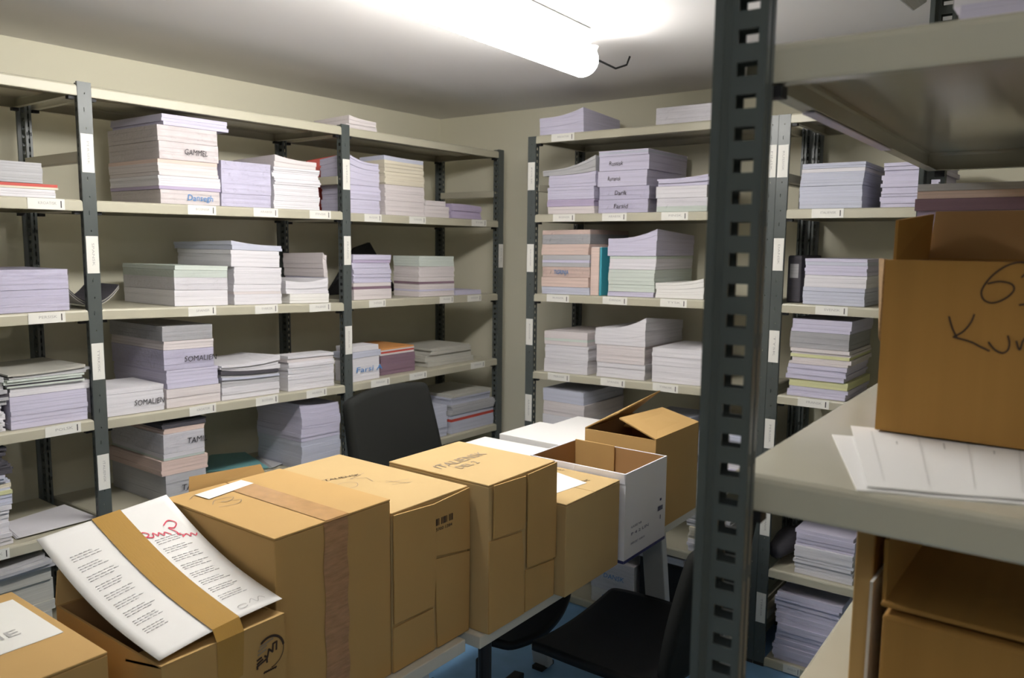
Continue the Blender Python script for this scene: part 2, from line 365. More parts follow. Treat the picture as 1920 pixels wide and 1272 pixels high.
XB = [-2.0465, -1.0049, -.9629, .0371]
Z_B = [[(2.016, 2.018), (2.016, 2.016)], [(1.683, 1.685), (1.687, 1.687)], [(1.340, 1.355), (1.355, 1.355)], [(.998, 1.022), (1.025, 1.025)], [(.685, .685), (.69, .69)], [(.352, .352), (.369, .379)], [(.02, .02), (.02, .022)]]
def sB(k, bay, x):
    a, b = Z_B[k-1][bay]; x0 = XB[bay*2]; return a+(b-a)*(x-x0-.0215)/(XB[bay*2+1]-x0-.043)+.0162
units_b = []; posts_b = []; shelf_b = {}
for u, lab in ((0, 'steel shelving unit on the back wall left of the paired uprights'), (1, 'steel shelving unit on the back wall behind the near shelving')):
    x0, x1 = XB[2*u], XB[2*u+1]; un = empty('shelving_unit', ((x0+x1)/2, YB, 0)); tag(un, lab, 'shelving unit'); units_b.append(un)
    for x in (x0, x1):
        posts_b.append(make_post(un, x, YB, -math.pi/2, 2.03)); make_post(un, x, YB+DEP-.02, math.pi/2, 2.03, front=False)
        for z in (1.80, .17):
            mb = MB(); mb.box(x-.013, x+.013, YB+.038, YB+DEP-.05, z, z+.03); mb.build('side_brace', M['steel'], un, bevel=.002)
    for k in range(1, 8):
        za, zb = Z_B[k-1][u]
        shelf_b[k, u] = make_shelf(un, x0+.0215, x1-.0215, YB+.001, YB+DEP-.022, za+.016, zb+.016, 'x', M['steel'])
        for x, z, s in ((x0, za, 1), (x1, zb, -1)):
            mb = MB(); mb.box(min(x+s*.0215, x+s*.040), max(x+s*.0215, x+s*.040), YB+.008, YB+.026, z-.026, z-.0165); mb.build('shelf_clip', M['black'], un)
def b_labels(k, u, spans, yy):
    for l, r in spans:
        a = at(l, yy, y=YB).x; b = at(r, yy, y=YB).x; zc = (sB(k, u, a)+sB(k, u, b))/2-.016
        shelf_label(shelf_b[k, u], Frame((a, YB-.0004, zc-.0155), (1, 0, 0), (0, 0, 1)), b-a)
b_labels(1, 0, [(1034, 1077)], 260); b_labels(2, 0, [(1037, 1078), (1129, 1175), (1240, 1290)], 408); b_labels(3, 0, [(1025, 1067), (1130, 1176), (1238, 1288)], 565)
b_labels(4, 0, [(1027, 1068), (1126, 1172), (1224, 1272)], 718); b_labels(2, 1, [(1522, 1582)], 400); b_labels(3, 1, [(1529, 1590)], 578); b_labels(4, 1, [(1496, 1555)], 750); b_labels(7, 1, [(1468, 1500)], 1255)
def b_post(i, px, spans):
    for a, b in spans: post_label(posts_b[i], (XB[i], YB, 0), (0, -1, 0), (1, 0, 0), at(px, b, y=YB).z, at(px, a, y=YB).z)
b_post(0, 993, [(305, 357), (458, 510), (598, 647), (740, 790)]); b_post(1, 1447, [(272, 333)])
b_post(2, 1465, [(272, 333), (447, 508)]); b_post(2, 1452, [(620, 680), (787, 843)]); b_post(2, 1428, [(960, 1003), (1112, 1168)])

# near unit, turned a little
uc = empty('shelving_unit', (-.2595, .652, 0), math.radians(1.1))
tag(uc, 'near steel shelving unit holding the marked cardboard box', 'shelving unit')
TC = wmat(uc)
def cpt(x, y, z): return TC @ Vector((x, y, z))
ZC = [2.075, 1.743, 1.368, 1.046, .71, .375, .05]
shelf_c = []
def loc_build(parent, fn):
    """run a builder in the unit's own axes"""
    return fn()
def c_post(x, y, ang):
    mb0 = MB.build
    o = make_post(None, x, y, ang, 2.09); return o
def adopt(o, parent):
    for ob in [o]: ob.parent = parent; WORLD[ob.name] = wmat(parent)
    return o
for x, y, ang in ((-.0215, 0.0195, math.pi), (-.0215, 1.0, math.pi), (.42, .0195, 0), (.42, 1.0, 0)):
    adopt(make_post(None, x, y, ang, 2.09), uc)
for k, z in enumerate(ZC):
    shelf_c.append(adopt(make_shelf(None, -.008, .41, .042, .978, z, z, 'y', M['steel_c']), uc))
    for y in (.0425, .962):
        mb = MB(); mb.box(.006, .022, y, y+.016, z-.044, z-.034); adopt(mb.build('shelf_clip', M['black'], None), uc)
# worn label strip on the underside flange of the second shelf
mb = MB(); mb.box(-.0065, .0065, .20, .58, ZC[1]-.0350, ZC[1]-.0338); adopt(mb.build('label', M['lilac'], None), shelf_c[1])

# ---------------------------------------------------------------- paper bundles
ORD = {1: ['only'], 2: ['bottom', 'top'], 3: ['bottom', 'middle', 'top'], 4: ['bottom', 'second from bottom', 'third from bottom', 'top'],
       5: ['bottom', 'second from bottom', 'middle', 'second from top', 'top'], 6: ['bottom', 'second from bottom', 'third from bottom', 'third from top', 'second from top', 'top'],
       7: ['bottom', 'second from bottom', 'third from bottom', 'middle', 'third from top', 'second from top', 'top']}
CNAME = dict(white='white', bright='bright white', lilac='lilac', violet='violet', cream='cream', pink='pink', blush='pale pink', grey='grey', blue='pale blue',
             mint='pale green', yellow='yellow', dark='dark printed', plum='plum coloured', news='newsprint', teal='teal', aqua='aqua')
def sheaf(mw, w, d, h, col, n, jit, curl=(0, 0), sag=0.0, wrap=False, stripes=None, writing=None, slope=0.0, jag=0.0, base=(0, 0)):
    """a bundle of sheets: front edge along local x, depth along local y, standing on z=0. curl: lift of the front left / front right corner"""
    mats = [M[col]]; cmap = {}
    for c in (stripes or {}).values():
        if c not in cmap: cmap[c] = len(mats); mats.append(M[c])
    mb = MB(); NX, NY = 6, 5; rnd = random.uniform
    wx = wy = 0; an0 = rnd(-.012, .012)*min(1, jit/.002)
    cuts = [0]+sorted(max(.1/n, min(1-.1/n, (i+rnd(-.25, .25))/n)) for i in range(1, n))+[1]
    for i in range(n):
        wx = wx*.6+rnd(-jit, jit); wy = wy*.6+rnd(-jit, jit)*.8; ox, oy = wx, wy; an = an0+rnd(-jit, jit)*1.2; z0, z1 = h*cuts[i], h*cuts[i+1]-.0003
        if jag and rnd(0, 1) < jag: ox += rnd(-.012, .012); an += rnd(-.03, .03)
        vs = []
        for z in (z0, z1):
            for j in range(NY+1):
                for k in range(NX+1):
                    s, t = k/NX, j/NY; x, y = s*w, t*d
                    x, y = w/2+(x-w/2)*math.cos(an)-(y-d/2)*math.sin(an)+ox, d/2+(x-w/2)*math.sin(an)+(y-d/2)*math.cos(an)+oy
                    fr_ = (z/h)**.9
                    c0 = base[0]*(1-fr_)+curl[0]*fr_; c1 = base[1]*(1-fr_)+curl[1]*fr_
                    zz = z+(c0*max(0, 1-s*1.3)**2+c1*max(0, 1-(1-s)*1.3)**2)*(1-t*.6)-fr_*sag*math.sin(math.pi*s)+slope*x
                    vs.append(Vector((x, y, zz)))
        N = (NX+1)*(NY+1); fs = []
        for j in range(NY):
            for k in range(NX):
                a = j*(NX+1)+k; fs.append((a, a+NX+1, a+NX+2, a+1)); fs.append((N+a, N+a+1, N+a+NX+2, N+a+NX+1))
        for k in range(NX):
            a = k; fs.append((a, a+1, N+a+1, N+a)); a = NY*(NX+1)+k; fs.append((a+1, a, N+a, N+a+1))
        for j in range(NY):
            a = j*(NX+1); fs.append((a+NX+1, a, N+a, N+a+NX+1)); a = j*(NX+1)+NX; fs.append((a, a+NX+1, N+a+NX+1, N+a))
        mi = cmap.get((stripes or {}).get(i), 0)
        mb.add([mw @ v for v in vs], fs, mi)
    o = mb.build('paper_bundle', mats, mw=mw)
    if wrap:
        wb = MB(); g = .0022; NX, NZ = 10, 4
        def P(a, b, c, nrm):
            p = Vector((a, b, c)); q = noise.noise(Vector((a*31+mw.translation.y*9, b*31, c*47+mw.translation.z*13)))*.0022
            return mw @ (p+Vector(nrm)*(g+q)+Vector((0, 0, slope*a)))
        for nrm, fn in (((0, -1, 0), lambda s, t: (s*w, 0, t*h)), ((1, 0, 0), lambda s, t: (w, s*d, t*h)), ((-1, 0, 0), lambda s, t: (0, d-s*d, t*h)), ((0, 0, 1), lambda s, t: (s*w, t*d, h-.001 if wrap == 'top' else h-.0062))):
            vs = [P(*fn(i/NX, j/NZ), nrm) for j in range(NZ+1) for i in range(NX+1)]
            wb.add(vs, [(j*(NX+1)+i, j*(NX+1)+i+1, (j+1)*(NX+1)+i+1, (j+1)*(NX+1)+i) for j in range(NZ) for i in range(NX)])
        wb.build('plastic_wrap', M['wrap'], o, smooth=True)
    if writing:
        s, x0, ww, hh, ink = writing
        tb = MB(); R3 = mw.to_3x3()
        fr = Frame(mw @ Vector((x0*w, -.0045, h*.5-hh*.5+slope*x0*w)), R3 @ Vector((1, 0, slope)), R3 @ Vector((0, 0, 1)), R3 @ Vector((0, -1, 0)))
        text(tb, fr, s, ww, hh, 0, slant=.12, h=0, wob=.001)
        tb.build('handwriting', M[ink], o)
    return o
def pile(side, k, bay, desc, xl, xr, yb_, items, depth=.297, xs=None, inset=.018, grp=None, z0=None):
    """a pile on a wall shelf. xl, xr: its front corners in the photograph, yb_: row where it stands,
    items from bottom to top: (row of its top edge, colour, options)"""
    if side == 'A':
        xf = XA-inset; y0 = at(xl, yb_, x=xf).y; y1 = at(xr, yb_, x=xf).y; w = y1-y0
        y1 = min(y1, AY[bay+1]-.026); y0 = max(y0, AY[bay]+.026); w = y1-y0; zb = sA(k, bay, y0)+.0016; slope = (Z_A[k-1][bay][1]-Z_A[k-1][bay][0])/.957
        if xs: depth = abs(at(xs, (yb_+items[-1][0])/2, y=y0).x-xf)
        depth = min(depth, .36)
        rot = Matrix.Rotation(math.pi/2, 4, 'Z'); base = lambda dz, off: Matrix.Translation((xf, y0+off, dz)) @ rot
        zof = lambda py: at(xl, py, x=xf).z
    else:
        yf = YB+inset; a0 = at(xl, yb_, y=yf).x; a1 = min(at(xr, yb_, y=yf).x, XB[bay*2+1]-.026); w = a1-a0
        zb = sB(k, bay, a0)+.0016; slope = (Z_B[k-1][bay][1]-Z_B[k-1][bay][0])/(XB[bay*2+1]-XB[bay*2]-.043)
        depth = min(depth, .36)
        base = lambda dz, off: Matrix.Translation((a0+off, yf, dz))
        zof = lambda py: at(xl, py, y=yf).z
    if z0 is not None: zb = z0
    z = zb; n = len(items); bc = (0, 0)
    for i, (py, col, op) in enumerate(items):
        op = dict(op); h = max(zof(py)-z, .006); dw = op.pop('w', 0); off = op.pop('off', 0)+random.uniform(-.004, .004)*(i > 0)
        nl = op.pop('n', max(2, min(9, int(h/.007)))); jit = op.pop('jit', .0022); what = op.pop('what', None); dd = op.pop('d', 0)
        lift = op.get('curl', (0, 0)); sg = op.get('sag', 0)
        wr = op.get('wrap', False)
        what = what or (('plastic wrapped %s paper pack' if wr else '%s paper bundle') % CNAME[col])
        if wr and i == n-1: op['wrap'] = 'top'
        if wr: nl = 3; jit = .0008; op['curl'] = (0, 0)
        op['base'] = bc; bc = tuple(op.get('curl', (0, 0)))
        if op['base'] != (0, 0) and bc == (0, 0): op['curl'] = bc = op['base']
        o = sheaf(base(z, off-dw/2), w+dw, depth+dd, h-.0008, col, nl, jit, slope=slope, **op)
        lab = what if n == 1 else '%s, %s' % (what, ORD[n][i])
        tag(o, ('%s %s %s' % (what, 'alone on' if n == 1 else ORD[n][i]+' of', desc)), 'paper bundle', grp or ('paper bundles on the left wall shelving' if side == 'A' else 'paper bundles on the back wall shelving'))
        z += h+(0 if not wr else .0)
    return z
W1 = dict(wrap=True)
# left wall, first bay
pile('A', 2, 0, 'left edge pile, second shelf', -28, 105, 372, [(349, 'white', {}), (338, 'cream', dict(stripes={1: 'red'}, n=2, w=.012)), (297, 'grey', dict(w=-.05, off=-.01))])
pile('A', 3, 0, 'left edge pile, third shelf', -30, 131, 585, [(547, 'lilac', W1), (507, 'lilac', W1)])
pile('A', 4, 0, 'left edge pile, fourth shelf', 22, 166, 800, [(745, 'lilac', dict(n=7)), (728, 'white', dict(w=.01, n=2)), (712, 'mint', dict(jit=.01, what='mixed magazines bundle', stripes={1: 'dark'}, n=4)), (702, 'grey', dict(jit=.012, n=3, curl=(0, .01), stripes={2: 'news'}))])
pile('A', 4, 0, 'ragged far left pile, fourth shelf', -70, 6, 820, [(770, 'white', dict(jit=.008)), (700, 'grey', dict(jit=.012, stripes={2: 'dark', 4: 'white'}))])
pile('A', 5, 0, 'far left pile, fifth shelf', -70, 24, 1030, [(965, 'white', dict(jit=.007)), (905, 'blue', dict(jit=.009, stripes={3: 'yellow', 5: 'cream'})), (850, 'dark', dict(jit=.01))])
# left wall, middle bay
pile('A', 2, 1, 'tall pile, left bay, second shelf', 302, 412, 384, [(354, 'blush', dict(wrap=True, writing=('Dansegh', .42, .095, .020, 'blue_ink'))), (328, 'white', dict(off=.0, w=.008, stripes={0: 'violet'}, n=5)), (297, 'blush', dict(stripes={4: 'pink'}, n=5)), (263, 'blush', dict(wrap=True, writing=('GAMMEL', .40, .085, .018, 'ink'))), (233, 'blush', W1), (212, 'lilac', dict(n=3, w=.025, off=.02, jit=.005))], xs=205)
pile('A', 2, 1, 'lilac pile beside the tall one, second shelf', 416, 508, 388, [(362, 'lilac', W1), (300, 'lilac', dict(wrap=True))])
pile('A', 2, 1, 'third pile, middle bay, second shelf', 515, 600, 392, [(365, 'white', dict(off=-.002)), (345, 'white', dict(w=-.006)), (312, 'white', dict(jit=.005)), (297, 'blush', dict(n=2, curl=(.015, 0), w=-.02, off=-.006))])
pile('A', 3, 1, 'plastic topped pile, middle bay, third shelf', 329, 428, 577, [(544, 'white', dict(n=2)), (506, 'white', dict(wrap=True, stripes={2: 'mint'})), (497, 'mint', dict(n=2))], xs=232)
pile('A', 3, 1, 'high pile, middle bay, third shelf', 438, 527, 574, [(533, 'white', dict(stripes={3: 'blush'}, n=6)), (500, 'white', {}), (468, 'white', dict(n=4)), (457, 'blue', dict(n=2, curl=(.012, .0), w=.01, d=.02))], xs=335)
pile('A', 3, 1, 'low pile, middle bay, third shelf', 544, 617, 569, [(551, 'bright', dict(n=3)), (526, 'white', dict(n=5, sag=.006, curl=(.0, .012), off=-.01, w=.012))])
pile('A', 3, 1, 'pile behind the second upright, third shelf', 608, 645, 566, [(520, 'lilac', dict(n=6)), (478, 'blush', dict(n=5, curl=(.01, 0)))], inset=.09, depth=.25)
pile('A', 4, 1, 'low front pile, middle bay, fourth shelf', 198, 309, 778, [(742, 'white', dict(n=5, writing=('SOMALIEN', .45, .10, .018, 'ink'))), (732, 'white', dict(n=2, d=.0))], inset=.012, xs=None, depth=.20)
pile('A', 4, 1, 'tall pile, middle bay, fourth shelf', 312, 414, 757, [(731, 'blush', dict(n=2)), (695, 'lilac', dict(n=6, w=-.012, off=-.006)), (657, 'lilac', dict(wrap=True, w=-.02, off=-.014, writing=('SOMALIEN', .38, .12, .018, 'ink'))), (640, 'blush', dict(n=3, w=-.02, off=-.014)), (612, 'grey', dict(wrap=True, w=-.02, off=-.014))], xs=212)
pile('A', 4, 1, 'messy pile, middle bay, fourth shelf', 416, 524, 748, [(728, 'white', dict(n=3)), (702, 'grey', dict(n=5, jit=.007, stripes={2: 'blue', 4: 'dark'}, curl=(.012, 0))), (686, 'white', dict(n=3, jit=.01, curl=(0, .022)))], depth=.25)
pile('A', 4, 1, 'fanned pile, middle bay, fourth shelf', 541, 627, 734, [(708, 'white', dict(n=4)), (668, 'white', dict(n=7, jit=.004, curl=(.0, 0), sag=.0, stripes={5: 'blush'}))], xs=515)
pile('A', 5, 1, 'dark topped pile, middle bay, fifth shelf', 312, 388, 925, [(893, 'grey', dict(n=3, writing=('TAMIL', .35, .09, .02, 'ink'))), (865, 'pink', dict(n=5, w=.02)), (852, 'white', dict(n=3, stripes={0: 'mint'})), (815, 'white', dict(wrap=True, writing=('TAMIL', .55, .075, .02, 'ink'))), (805, 'pink', dict(n=2)), (793, 'dark', dict(n=3, w=.01))], xs=212)
pile('A', 5, 1, 'leaning pile by the second upright, fifth shelf', 566, 640, 868, [(830, 'blue', dict(n=7)), (765, 'lilac', dict(n=9, jit=.003, curl=(.014, 0)))], depth=.28, inset=.03)
# left wall, right bay
pile('A', 2, 2, 'lilac pile right of second upright, second shelf', 646, 712, 398, [(372, 'lilac', {}), (345, 'lilac', dict(jit=.005)), (300, 'lilac', dict(curl=(.03, 0), jit=.003))], xs=602)
pile('A', 2, 2, 'cream pile, right bay, second shelf', 722, 795, 404, [(375, 'blush', {}), (345, 'blush', {}), (313, 'cream', dict(jit=.004)), (293, 'cream', dict(n=3, jit=.005, curl=(.006, 0), stripes={2: 'blue'}))], xs=676)
pile('A', 2, 2, 'low pink pile, right bay, second shelf', 796, 842, 406, [(385, 'blush', {}), (375, 'blush', dict(n=2, w=-.03, off=-.01))], depth=.22)
pile('A', 2, 2, 'right end of the second shelf', 846, 902, 408, [(381, 'violet', dict(jit=.006, curl=(0, -.006)))], depth=.2)
pile('A', 3, 2, 'rubber banded pile, right bay, third shelf', 663, 733, 560, [(531, 'blush', dict(stripes={3: 'plum'}, n=5)), (503, 'lilac', dict(jit=.004)), (477, 'lilac', dict(stripes={2: 'violet'}, n=5, jit=.003))], xs=640)
pile('A', 3, 2, 'green topped pile, right bay, third shelf', 786, 851, 557, [(520, 'blush', dict(stripes={2: 'lilac', 5: 'plum'}, n=8)), (500, 'blush', {}), (480, 'mint', dict(n=4))], xs=738)
pile('A', 3, 2, 'right end of the third shelf', 854, 902, 556, [(545, 'lilac', dict(n=3, jit=.004, what='thin lilac paper bundle'))], depth=.2)
pile('A', 4, 2, 'blue marked pile, right bay, fourth shelf', 657, 711, 711, [(674, 'white', dict(n=3, writing=('Farsi A', .15, .15, .022, 'blue_ink'))), (662, 'blue', dict(n=2, w=.02)), (652, 'white', dict(n=3, w=-.01))], xs=628)
pile('A', 4, 2, 'booklet pile, right bay, fourth shelf', 714, 778, 700, [(668, 'plum', dict(n=8)), (655, 'blush', dict(n=4, stripes={3: 'orange', 1: 'red'}))], depth=.24, inset=.05)
pile('A', 4, 2, 'flat newspapers, right bay, fourth shelf', 800, 885, 686, [(668, 'news', dict(n=4, jit=.012)), (656, 'news', dict(n=3, jit=.016, w=-.04))], depth=.24, inset=.06)
pile('A', 5, 2, 'newspaper pile, right bay, fifth shelf', 846, 930, 800, [(780, 'blue', dict(n=5, stripes={3: 'red'})), (762, 'grey', dict(n=5, jit=.006)), (742, 'blue', dict(n=4, jit=.008, stripes={3: 'news'}, w=-.03, off=-.01))], depth=.28)
pile('A', 5, 2, 'pile behind the chair, fifth shelf', 770, 838, 818, [(775, 'blue', dict(n=6, jit=.006))], depth=.28)
# on top of the left unit
pile('A', 1, 2, 'top of the left wall unit', 640, 709, 262, [(229, 'blush', dict(n=5, jit=.004)), (218, 'blush', dict(n=2, curl=(.012, 0), w=-.02))], xs=585)
pile('A', 6, 0, 'pile on the sixth shelf behind the box row', -60, 100, 1140, [(1105, 'news', dict(n=5, jit=.012)), (1085, 'grey', dict(n=3, jit=.02, curl=(0, .012)))])
# back wall, left unit
pile('B', 1, 0, 'top of the back left unit', 1012, 1094, 252, [(222, 'lilac', dict(n=4, curl=(0, .028), what='upturned lilac paper bundle'))], depth=.3)
pile('B', 1, 0, 'right on top of the back left unit', 1230, 1338, 236, [(203, 'white', dict(wrap=True))], depth=.25)
pile('B', 2, 0, 'violet pile, back left unit, second shelf', 1028, 1115, 402, [(388, 'blush', dict(n=2)), (375, 'violet', dict(n=3, off=-.004)), (352, 'lilac', dict(n=4)), (330, 'lilac', dict(n=4, curl=(0, .012))), (318, 'grey', dict(n=3, curl=(-.004, .05), w=.03, off=-.018))], depth=.28)
pile('B', 2, 0, 'marked pile, back left unit, second shelf', 1122, 1214, 404, [(375, 'lilac', dict(wrap=True, writing=('Farsid', .32, .065, .017, 'ink'))), (351, 'lilac', dict(wrap=True, writing=('Darik', .32, .055, .017, 'ink'))), (322, 'lilac', dict(n=2, writing=('Rumænsk', .20, .06, .017, 'ink'))), (295, 'lilac', dict(n=2, off=.004, writing=('Russisk', .20, .065, .017, 'ink'))), (284, 'lilac', dict(n=3, stripes={1: 'blue'}))], depth=.35)
pile('B', 2, 0, 'third pile, back left unit, second shelf', 1231, 1326, 402, [(372, 'white', dict(wrap=True, stripes={0: 'mint'})), (350, 'white', dict(n=3)), (336, 'lilac', dict(n=3, jit=.008, curl=(0, .012)))], depth=.27)
pile('B', 3, 0, 'peach pile, back left unit, third shelf', 1016, 1104, 556, [(537, 'blue', dict(n=3)), (519, 'pink', dict(n=3)), (500, 'pink', dict(wrap=True, writing=('TIGRINJA', .25, .075, .018, 'blue_ink'))), (478, 'grey', dict(n=3, stripes={1: 'lilac'})), (458, 'pink', dict(n=3)), (432, 'grey', dict(wrap=True, stripes={2: 'pink'}))], depth=.33)
pile('B', 3, 0, 'high pile, back left unit, third shelf', 1140, 1226, 560, [(546, 'lilac', dict(n=2)), (533, 'mint', dict(n=2)), (505, 'mint', dict(n=4)), (480, 'white', dict(n=4, stripes={3: 'mint'})), (447, 'lilac', dict(n=4, curl=(.0, .035), w=.01))], depth=.35)
pile('B', 3, 0, 'low white pile, back left unit, third shelf', 1228, 1318, 566, [(530, 'bright', dict(n=5, curl=(0, .02)))], depth=.27)
pile('B', 4, 0, 'left pile, back left unit, fourth shelf', 1022, 1103, 697, [(671, 'white', dict(n=4, off=-.004)), (645, 'white', dict(n=4)), (620, 'blush', dict(n=4, stripes={1: 'mint'}))], depth=.3)
pile('B', 4, 0, 'peaked pile, back left unit, fourth shelf', 1118, 1208, 706, [(678, 'white', dict(n=4, jit=.004, off=-.004)), (645, 'blush', dict(n=5)), (614, 'white', dict(n=5, curl=(0, .05), w=.01))], depth=.34)
pile('B', 4, 0, 'right pile, back left unit, fourth shelf', 1222, 1316, 718, [(684, 'white', dict(n=3)), (651, 'white', dict(n=4))], depth=.3)
pile('B', 5, 0, 'left pile, back left unit, fifth shelf', 1018, 1094, 848, [(808, 'lilac', dict(n=5, jit=.004)), (775, 'white', dict(n=5)), (750, 'blush', dict(n=4)), (727, 'blue', dict(n=2))], depth=.34)
pile('B', 5, 0, 'pile behind the open brown box, fifth shelf', 1192, 1290, 880, [(830, 'lilac', dict(n=6)), (782, 'blue', dict(n=5, curl=(.0, .03)))], depth=.3)
pile('B', 5, 0, 'right end of the fifth shelf, back left unit', 1306, 1400, 908, [(868, 'lilac', dict(n=5, jit=.005)), (835, 'white', dict(n=4, jit=.005)), (800, 'blue', dict(n=4, jit=.005))], depth=.3)
pile('B', 6, 0, 'low pile beyond the table leg, sixth shelf', 1288, 1370, 1035, [(1008, 'white', dict(n=4, jit=.006)), (985, 'cream', dict(n=4, jit=.007)), (962, 'grey', dict(n=4, jit=.008))], depth=.28)
pile('B', 7, 0, 'plastic wrapped pile under the white box', 1108, 1188, 1146, [(1098, 'bright', dict(wrap=True, writing=('Farsi', .25, .08, .02, 'blue_ink'))), (1042, 'white', dict(wrap=True, writing=('DANSK', .3, .1, .02, 'blue_ink')))], depth=.3)
xx = at(1196, 1150, y=YB+.03).x
mb = MB(); zz = sB(7, 0, xx)+.001; mb.box(xx, xx+.20, YB+.03, YB+.33, zz, zz+.25); o = mb.build('box_file', M['black'], bevel=.006); tag(o, 'black box on the lowest shelf left of the table leg', 'box file')
sheaf(Matrix.Translation((xx, YB+.03, zz+.2515)), .20, .28, .03, 'white', 4, .006)
tag(bpy.context.scene.collection.objects[-1], 'white sheets lying on the black box, lowest shelf', 'paper bundle', 'paper bundles on the back wall shelving')
# back wall, right unit
pile('B', 2, 1, 'straight pile, back right unit, second shelf', 1499, 1616, 398, [(350, 'blue', dict(n=6)), (318, 'blue', dict(n=6, stripes={5: 'white'})), (308, 'blue', dict(n=2))], depth=.3)
pile('B', 2, 1, 'ragged pile, back right unit, second shelf', 1652, 1760, 398, [(352, 'lilac', dict(n=6, jit=.007)), (306, 'lilac', dict(n=6, jit=.009))], depth=.3)
pile('B', 3, 1, 'straight pile, back right unit, third shelf', 1506, 1622, 575, [(545, 'blue', dict(n=4)), (515, 'white', dict(n=4, stripes={0: 'blue'})), (484, 'lilac', dict(n=5, stripes={3: 'blue'}))], depth=.28)
pile('B', 4, 1, 'ragged pile, back right unit, fourth shelf', 1478, 1588, 742, [(722, 'lilac', dict(n=3, jit=.006)), (708, 'yellow', dict(n=2)), (680, 'lilac', dict(n=4, jit=.008)), (650, 'blush', dict(n=5, jit=.008, stripes={2: 'yellow'})), (620, 'grey', dict(wrap=True)), (596, 'lilac', dict(n=3, jit=.004))], depth=.3)
pile('B', 6, 1, 'pile beside the upright cardboard, sixth shelf', 1488, 1598, 1072, [(1046, 'white', dict(n=4, jit=.005)), (1020, 'white', dict(n=4, jit=.005)), (990, 'lilac', dict(n=4, jit=.006))], depth=.3)
pile('B', 7, 1, 'dim pile on the lowest shelf', 1448, 1570, 1245, [(1200, 'lilac', dict(n=6, jit=.005)), (1155, 'lilac', dict(n=6, jit=.006)), (1105, 'lilac', dict(n=6, jit=.006))], depth=.3)

# loose things on the shelves
def sheet_thing(name, label, cat, quad, mats, h=.002, n=3, lift=None, group=None):
    """loose flat sheets given by four corner points"""
    mb = MB(); N = 8; P = [Vector((p[0], p[1], sA(5, 0 if p[1] < AY[1] else 1, p[1])+.0035)) for p in quad]
    for s_ in range(n):
        dzz = s_*h; vs = []
        for j in range(N+1):
            for i in range(N+1):
                a, b = i/N, j/N; p = (P[0]*(1-a)+P[1]*a)*(1-b)+(P[3]*(1-a)+P[2]*a)*b
                p = p+Vector((random.uniform(-.0002, .0002)+s_*.004, s_*.003, dzz+(lift(a, b) if lift else 0)))
                vs.append(p)
        mb.add(vs, [(j*(N+1)+i, j*(N+1)+i+1, (j+1)*(N+1)+i+1, (j+1)*(N+1)+i) for j in range(N) for i in range(N)], min(s_, len(mats)-1))
    o = mb.build(name, mats, solid=.0012); tag(o, label, cat, group); return o
z = sA(5, 0, .9)+.002
sheet_thing('paper_sheet', 'loose grey sheets lying beside the far left pile, fifth shelf', 'paper', [at(30, 1012, z=z), at(178, 972, z=z), at(115, 948, z=z), at(0, 985, z=z)], [M['grey'], M['white']])
z = sA(5, 1, 1.9)+.002
sheet_thing('plastic_folder', 'aqua folder lying beside the dark topped pile, fifth shelf', 'folder', [at(385, 888, z=z), at(500, 880, z=z), at(455, 850, z=z), at(392, 856, z=z)], [M['aqua']])
sheet_thing('paper_sheet', 'loose grey sheets between aqua folder and second upright', 'paper', [at(506, 880, z=z), at(534, 868, z=z), at(514, 856, z=z), at(478, 858, z=z)], [M['grey'], M['grey']])
z = sA(2, 2, 2.3)+.003
mb = MB(); fr = [(XA-.20-.10*i/10, AY[2]+.03+.16*i/10, z+.20+.04*math.sin(i/10*2.6)) for i in range(11)]
mb = MB(); mb.slab((XA-.30, AY[2]+.04, z), (XA-.26, AY[2]+.17, z), (XA-.26, AY[2]+.175, z+.252), (XA-.30, AY[2]+.05, z+.22), (-1, .3, 0), .012)
o = mb.build('card_folder', M['red'], bevel=.003); tag(o, 'red folder standing behind the cream pile, second shelf', 'folder')
z = sA(3, 2, 2.34)+.003
mb = MB(); mb.add([(XA-.34, 2.34, z), (XA-.34, 2.78, z), (XA-.34, 2.60, z+.235), (XA-.33, 2.50, z+.21), (XA-.32, 2.34, z), (XA-.32, 2.78, z), (XA-.32, 2.60, z+.235), (XA-.31, 2.50, z+.21)],
    [(3, 2, 1, 0), (4, 5, 6, 7), (0, 1, 5, 4), (1, 2, 6, 5), (2, 3, 7, 6), (3, 0, 4, 7)]); o = mb.build('plastic_bag', M['black'], bevel=.004)
tag(o, 'black crumpled bag peaking behind the banded pile, third shelf', 'bag')
# curled newspaper behind the first upright, third shelf
z = sA(3, 0, 1.1); mb = MB(); N = 14
for layer in range(4):
    r0 = .15-.006*layer; vs = []
    for i in range(N+1):
        t = -1+2*i/N; yy = AY[1]+.024+t*.080; zz = z+.006+.052*t*t+.0035*layer
        for x in (XA-.055, XA-.27): vs.append((x, yy, zz))
    mb.add(vs, [(2*i, 2*i+1, 2*i+3, 2*i+2) for i in range(N)], layer % 2)
o = mb.build('newspaper', [M['news'], M['dark']], solid=.0015); o.location.z += .001
tag(o, 'curled black and white newspaper behind the first upright, third shelf', 'newspaper')
# standing books beside the peach pile
xb = at(1106, 556, y=YB+.02).x
for i, (c, nm, tk, hh) in enumerate((('pink', 'peach spined book standing right of the peach pile', .040, .2), ('teal', 'teal book standing between peach book and high pile', .010, .2))):
    o = MB(); x0 = xb+.0015+(0 if i == 0 else .0425); zz = sB(3, 0, x0)+.001
    o.box(x0, x0+tk, YB+.018, YB+.16, zz, zz+hh); o = o.build('book', M[c], bevel=.003); tag(o, nm, 'book', 'standing books on the back shelf')
    pg = MB(); pg.box(x0+.003, x0+tk-.003, YB+.021, YB+.157, zz+hh, zz+hh+.0015); pg.build('page_block', M['white'], o)
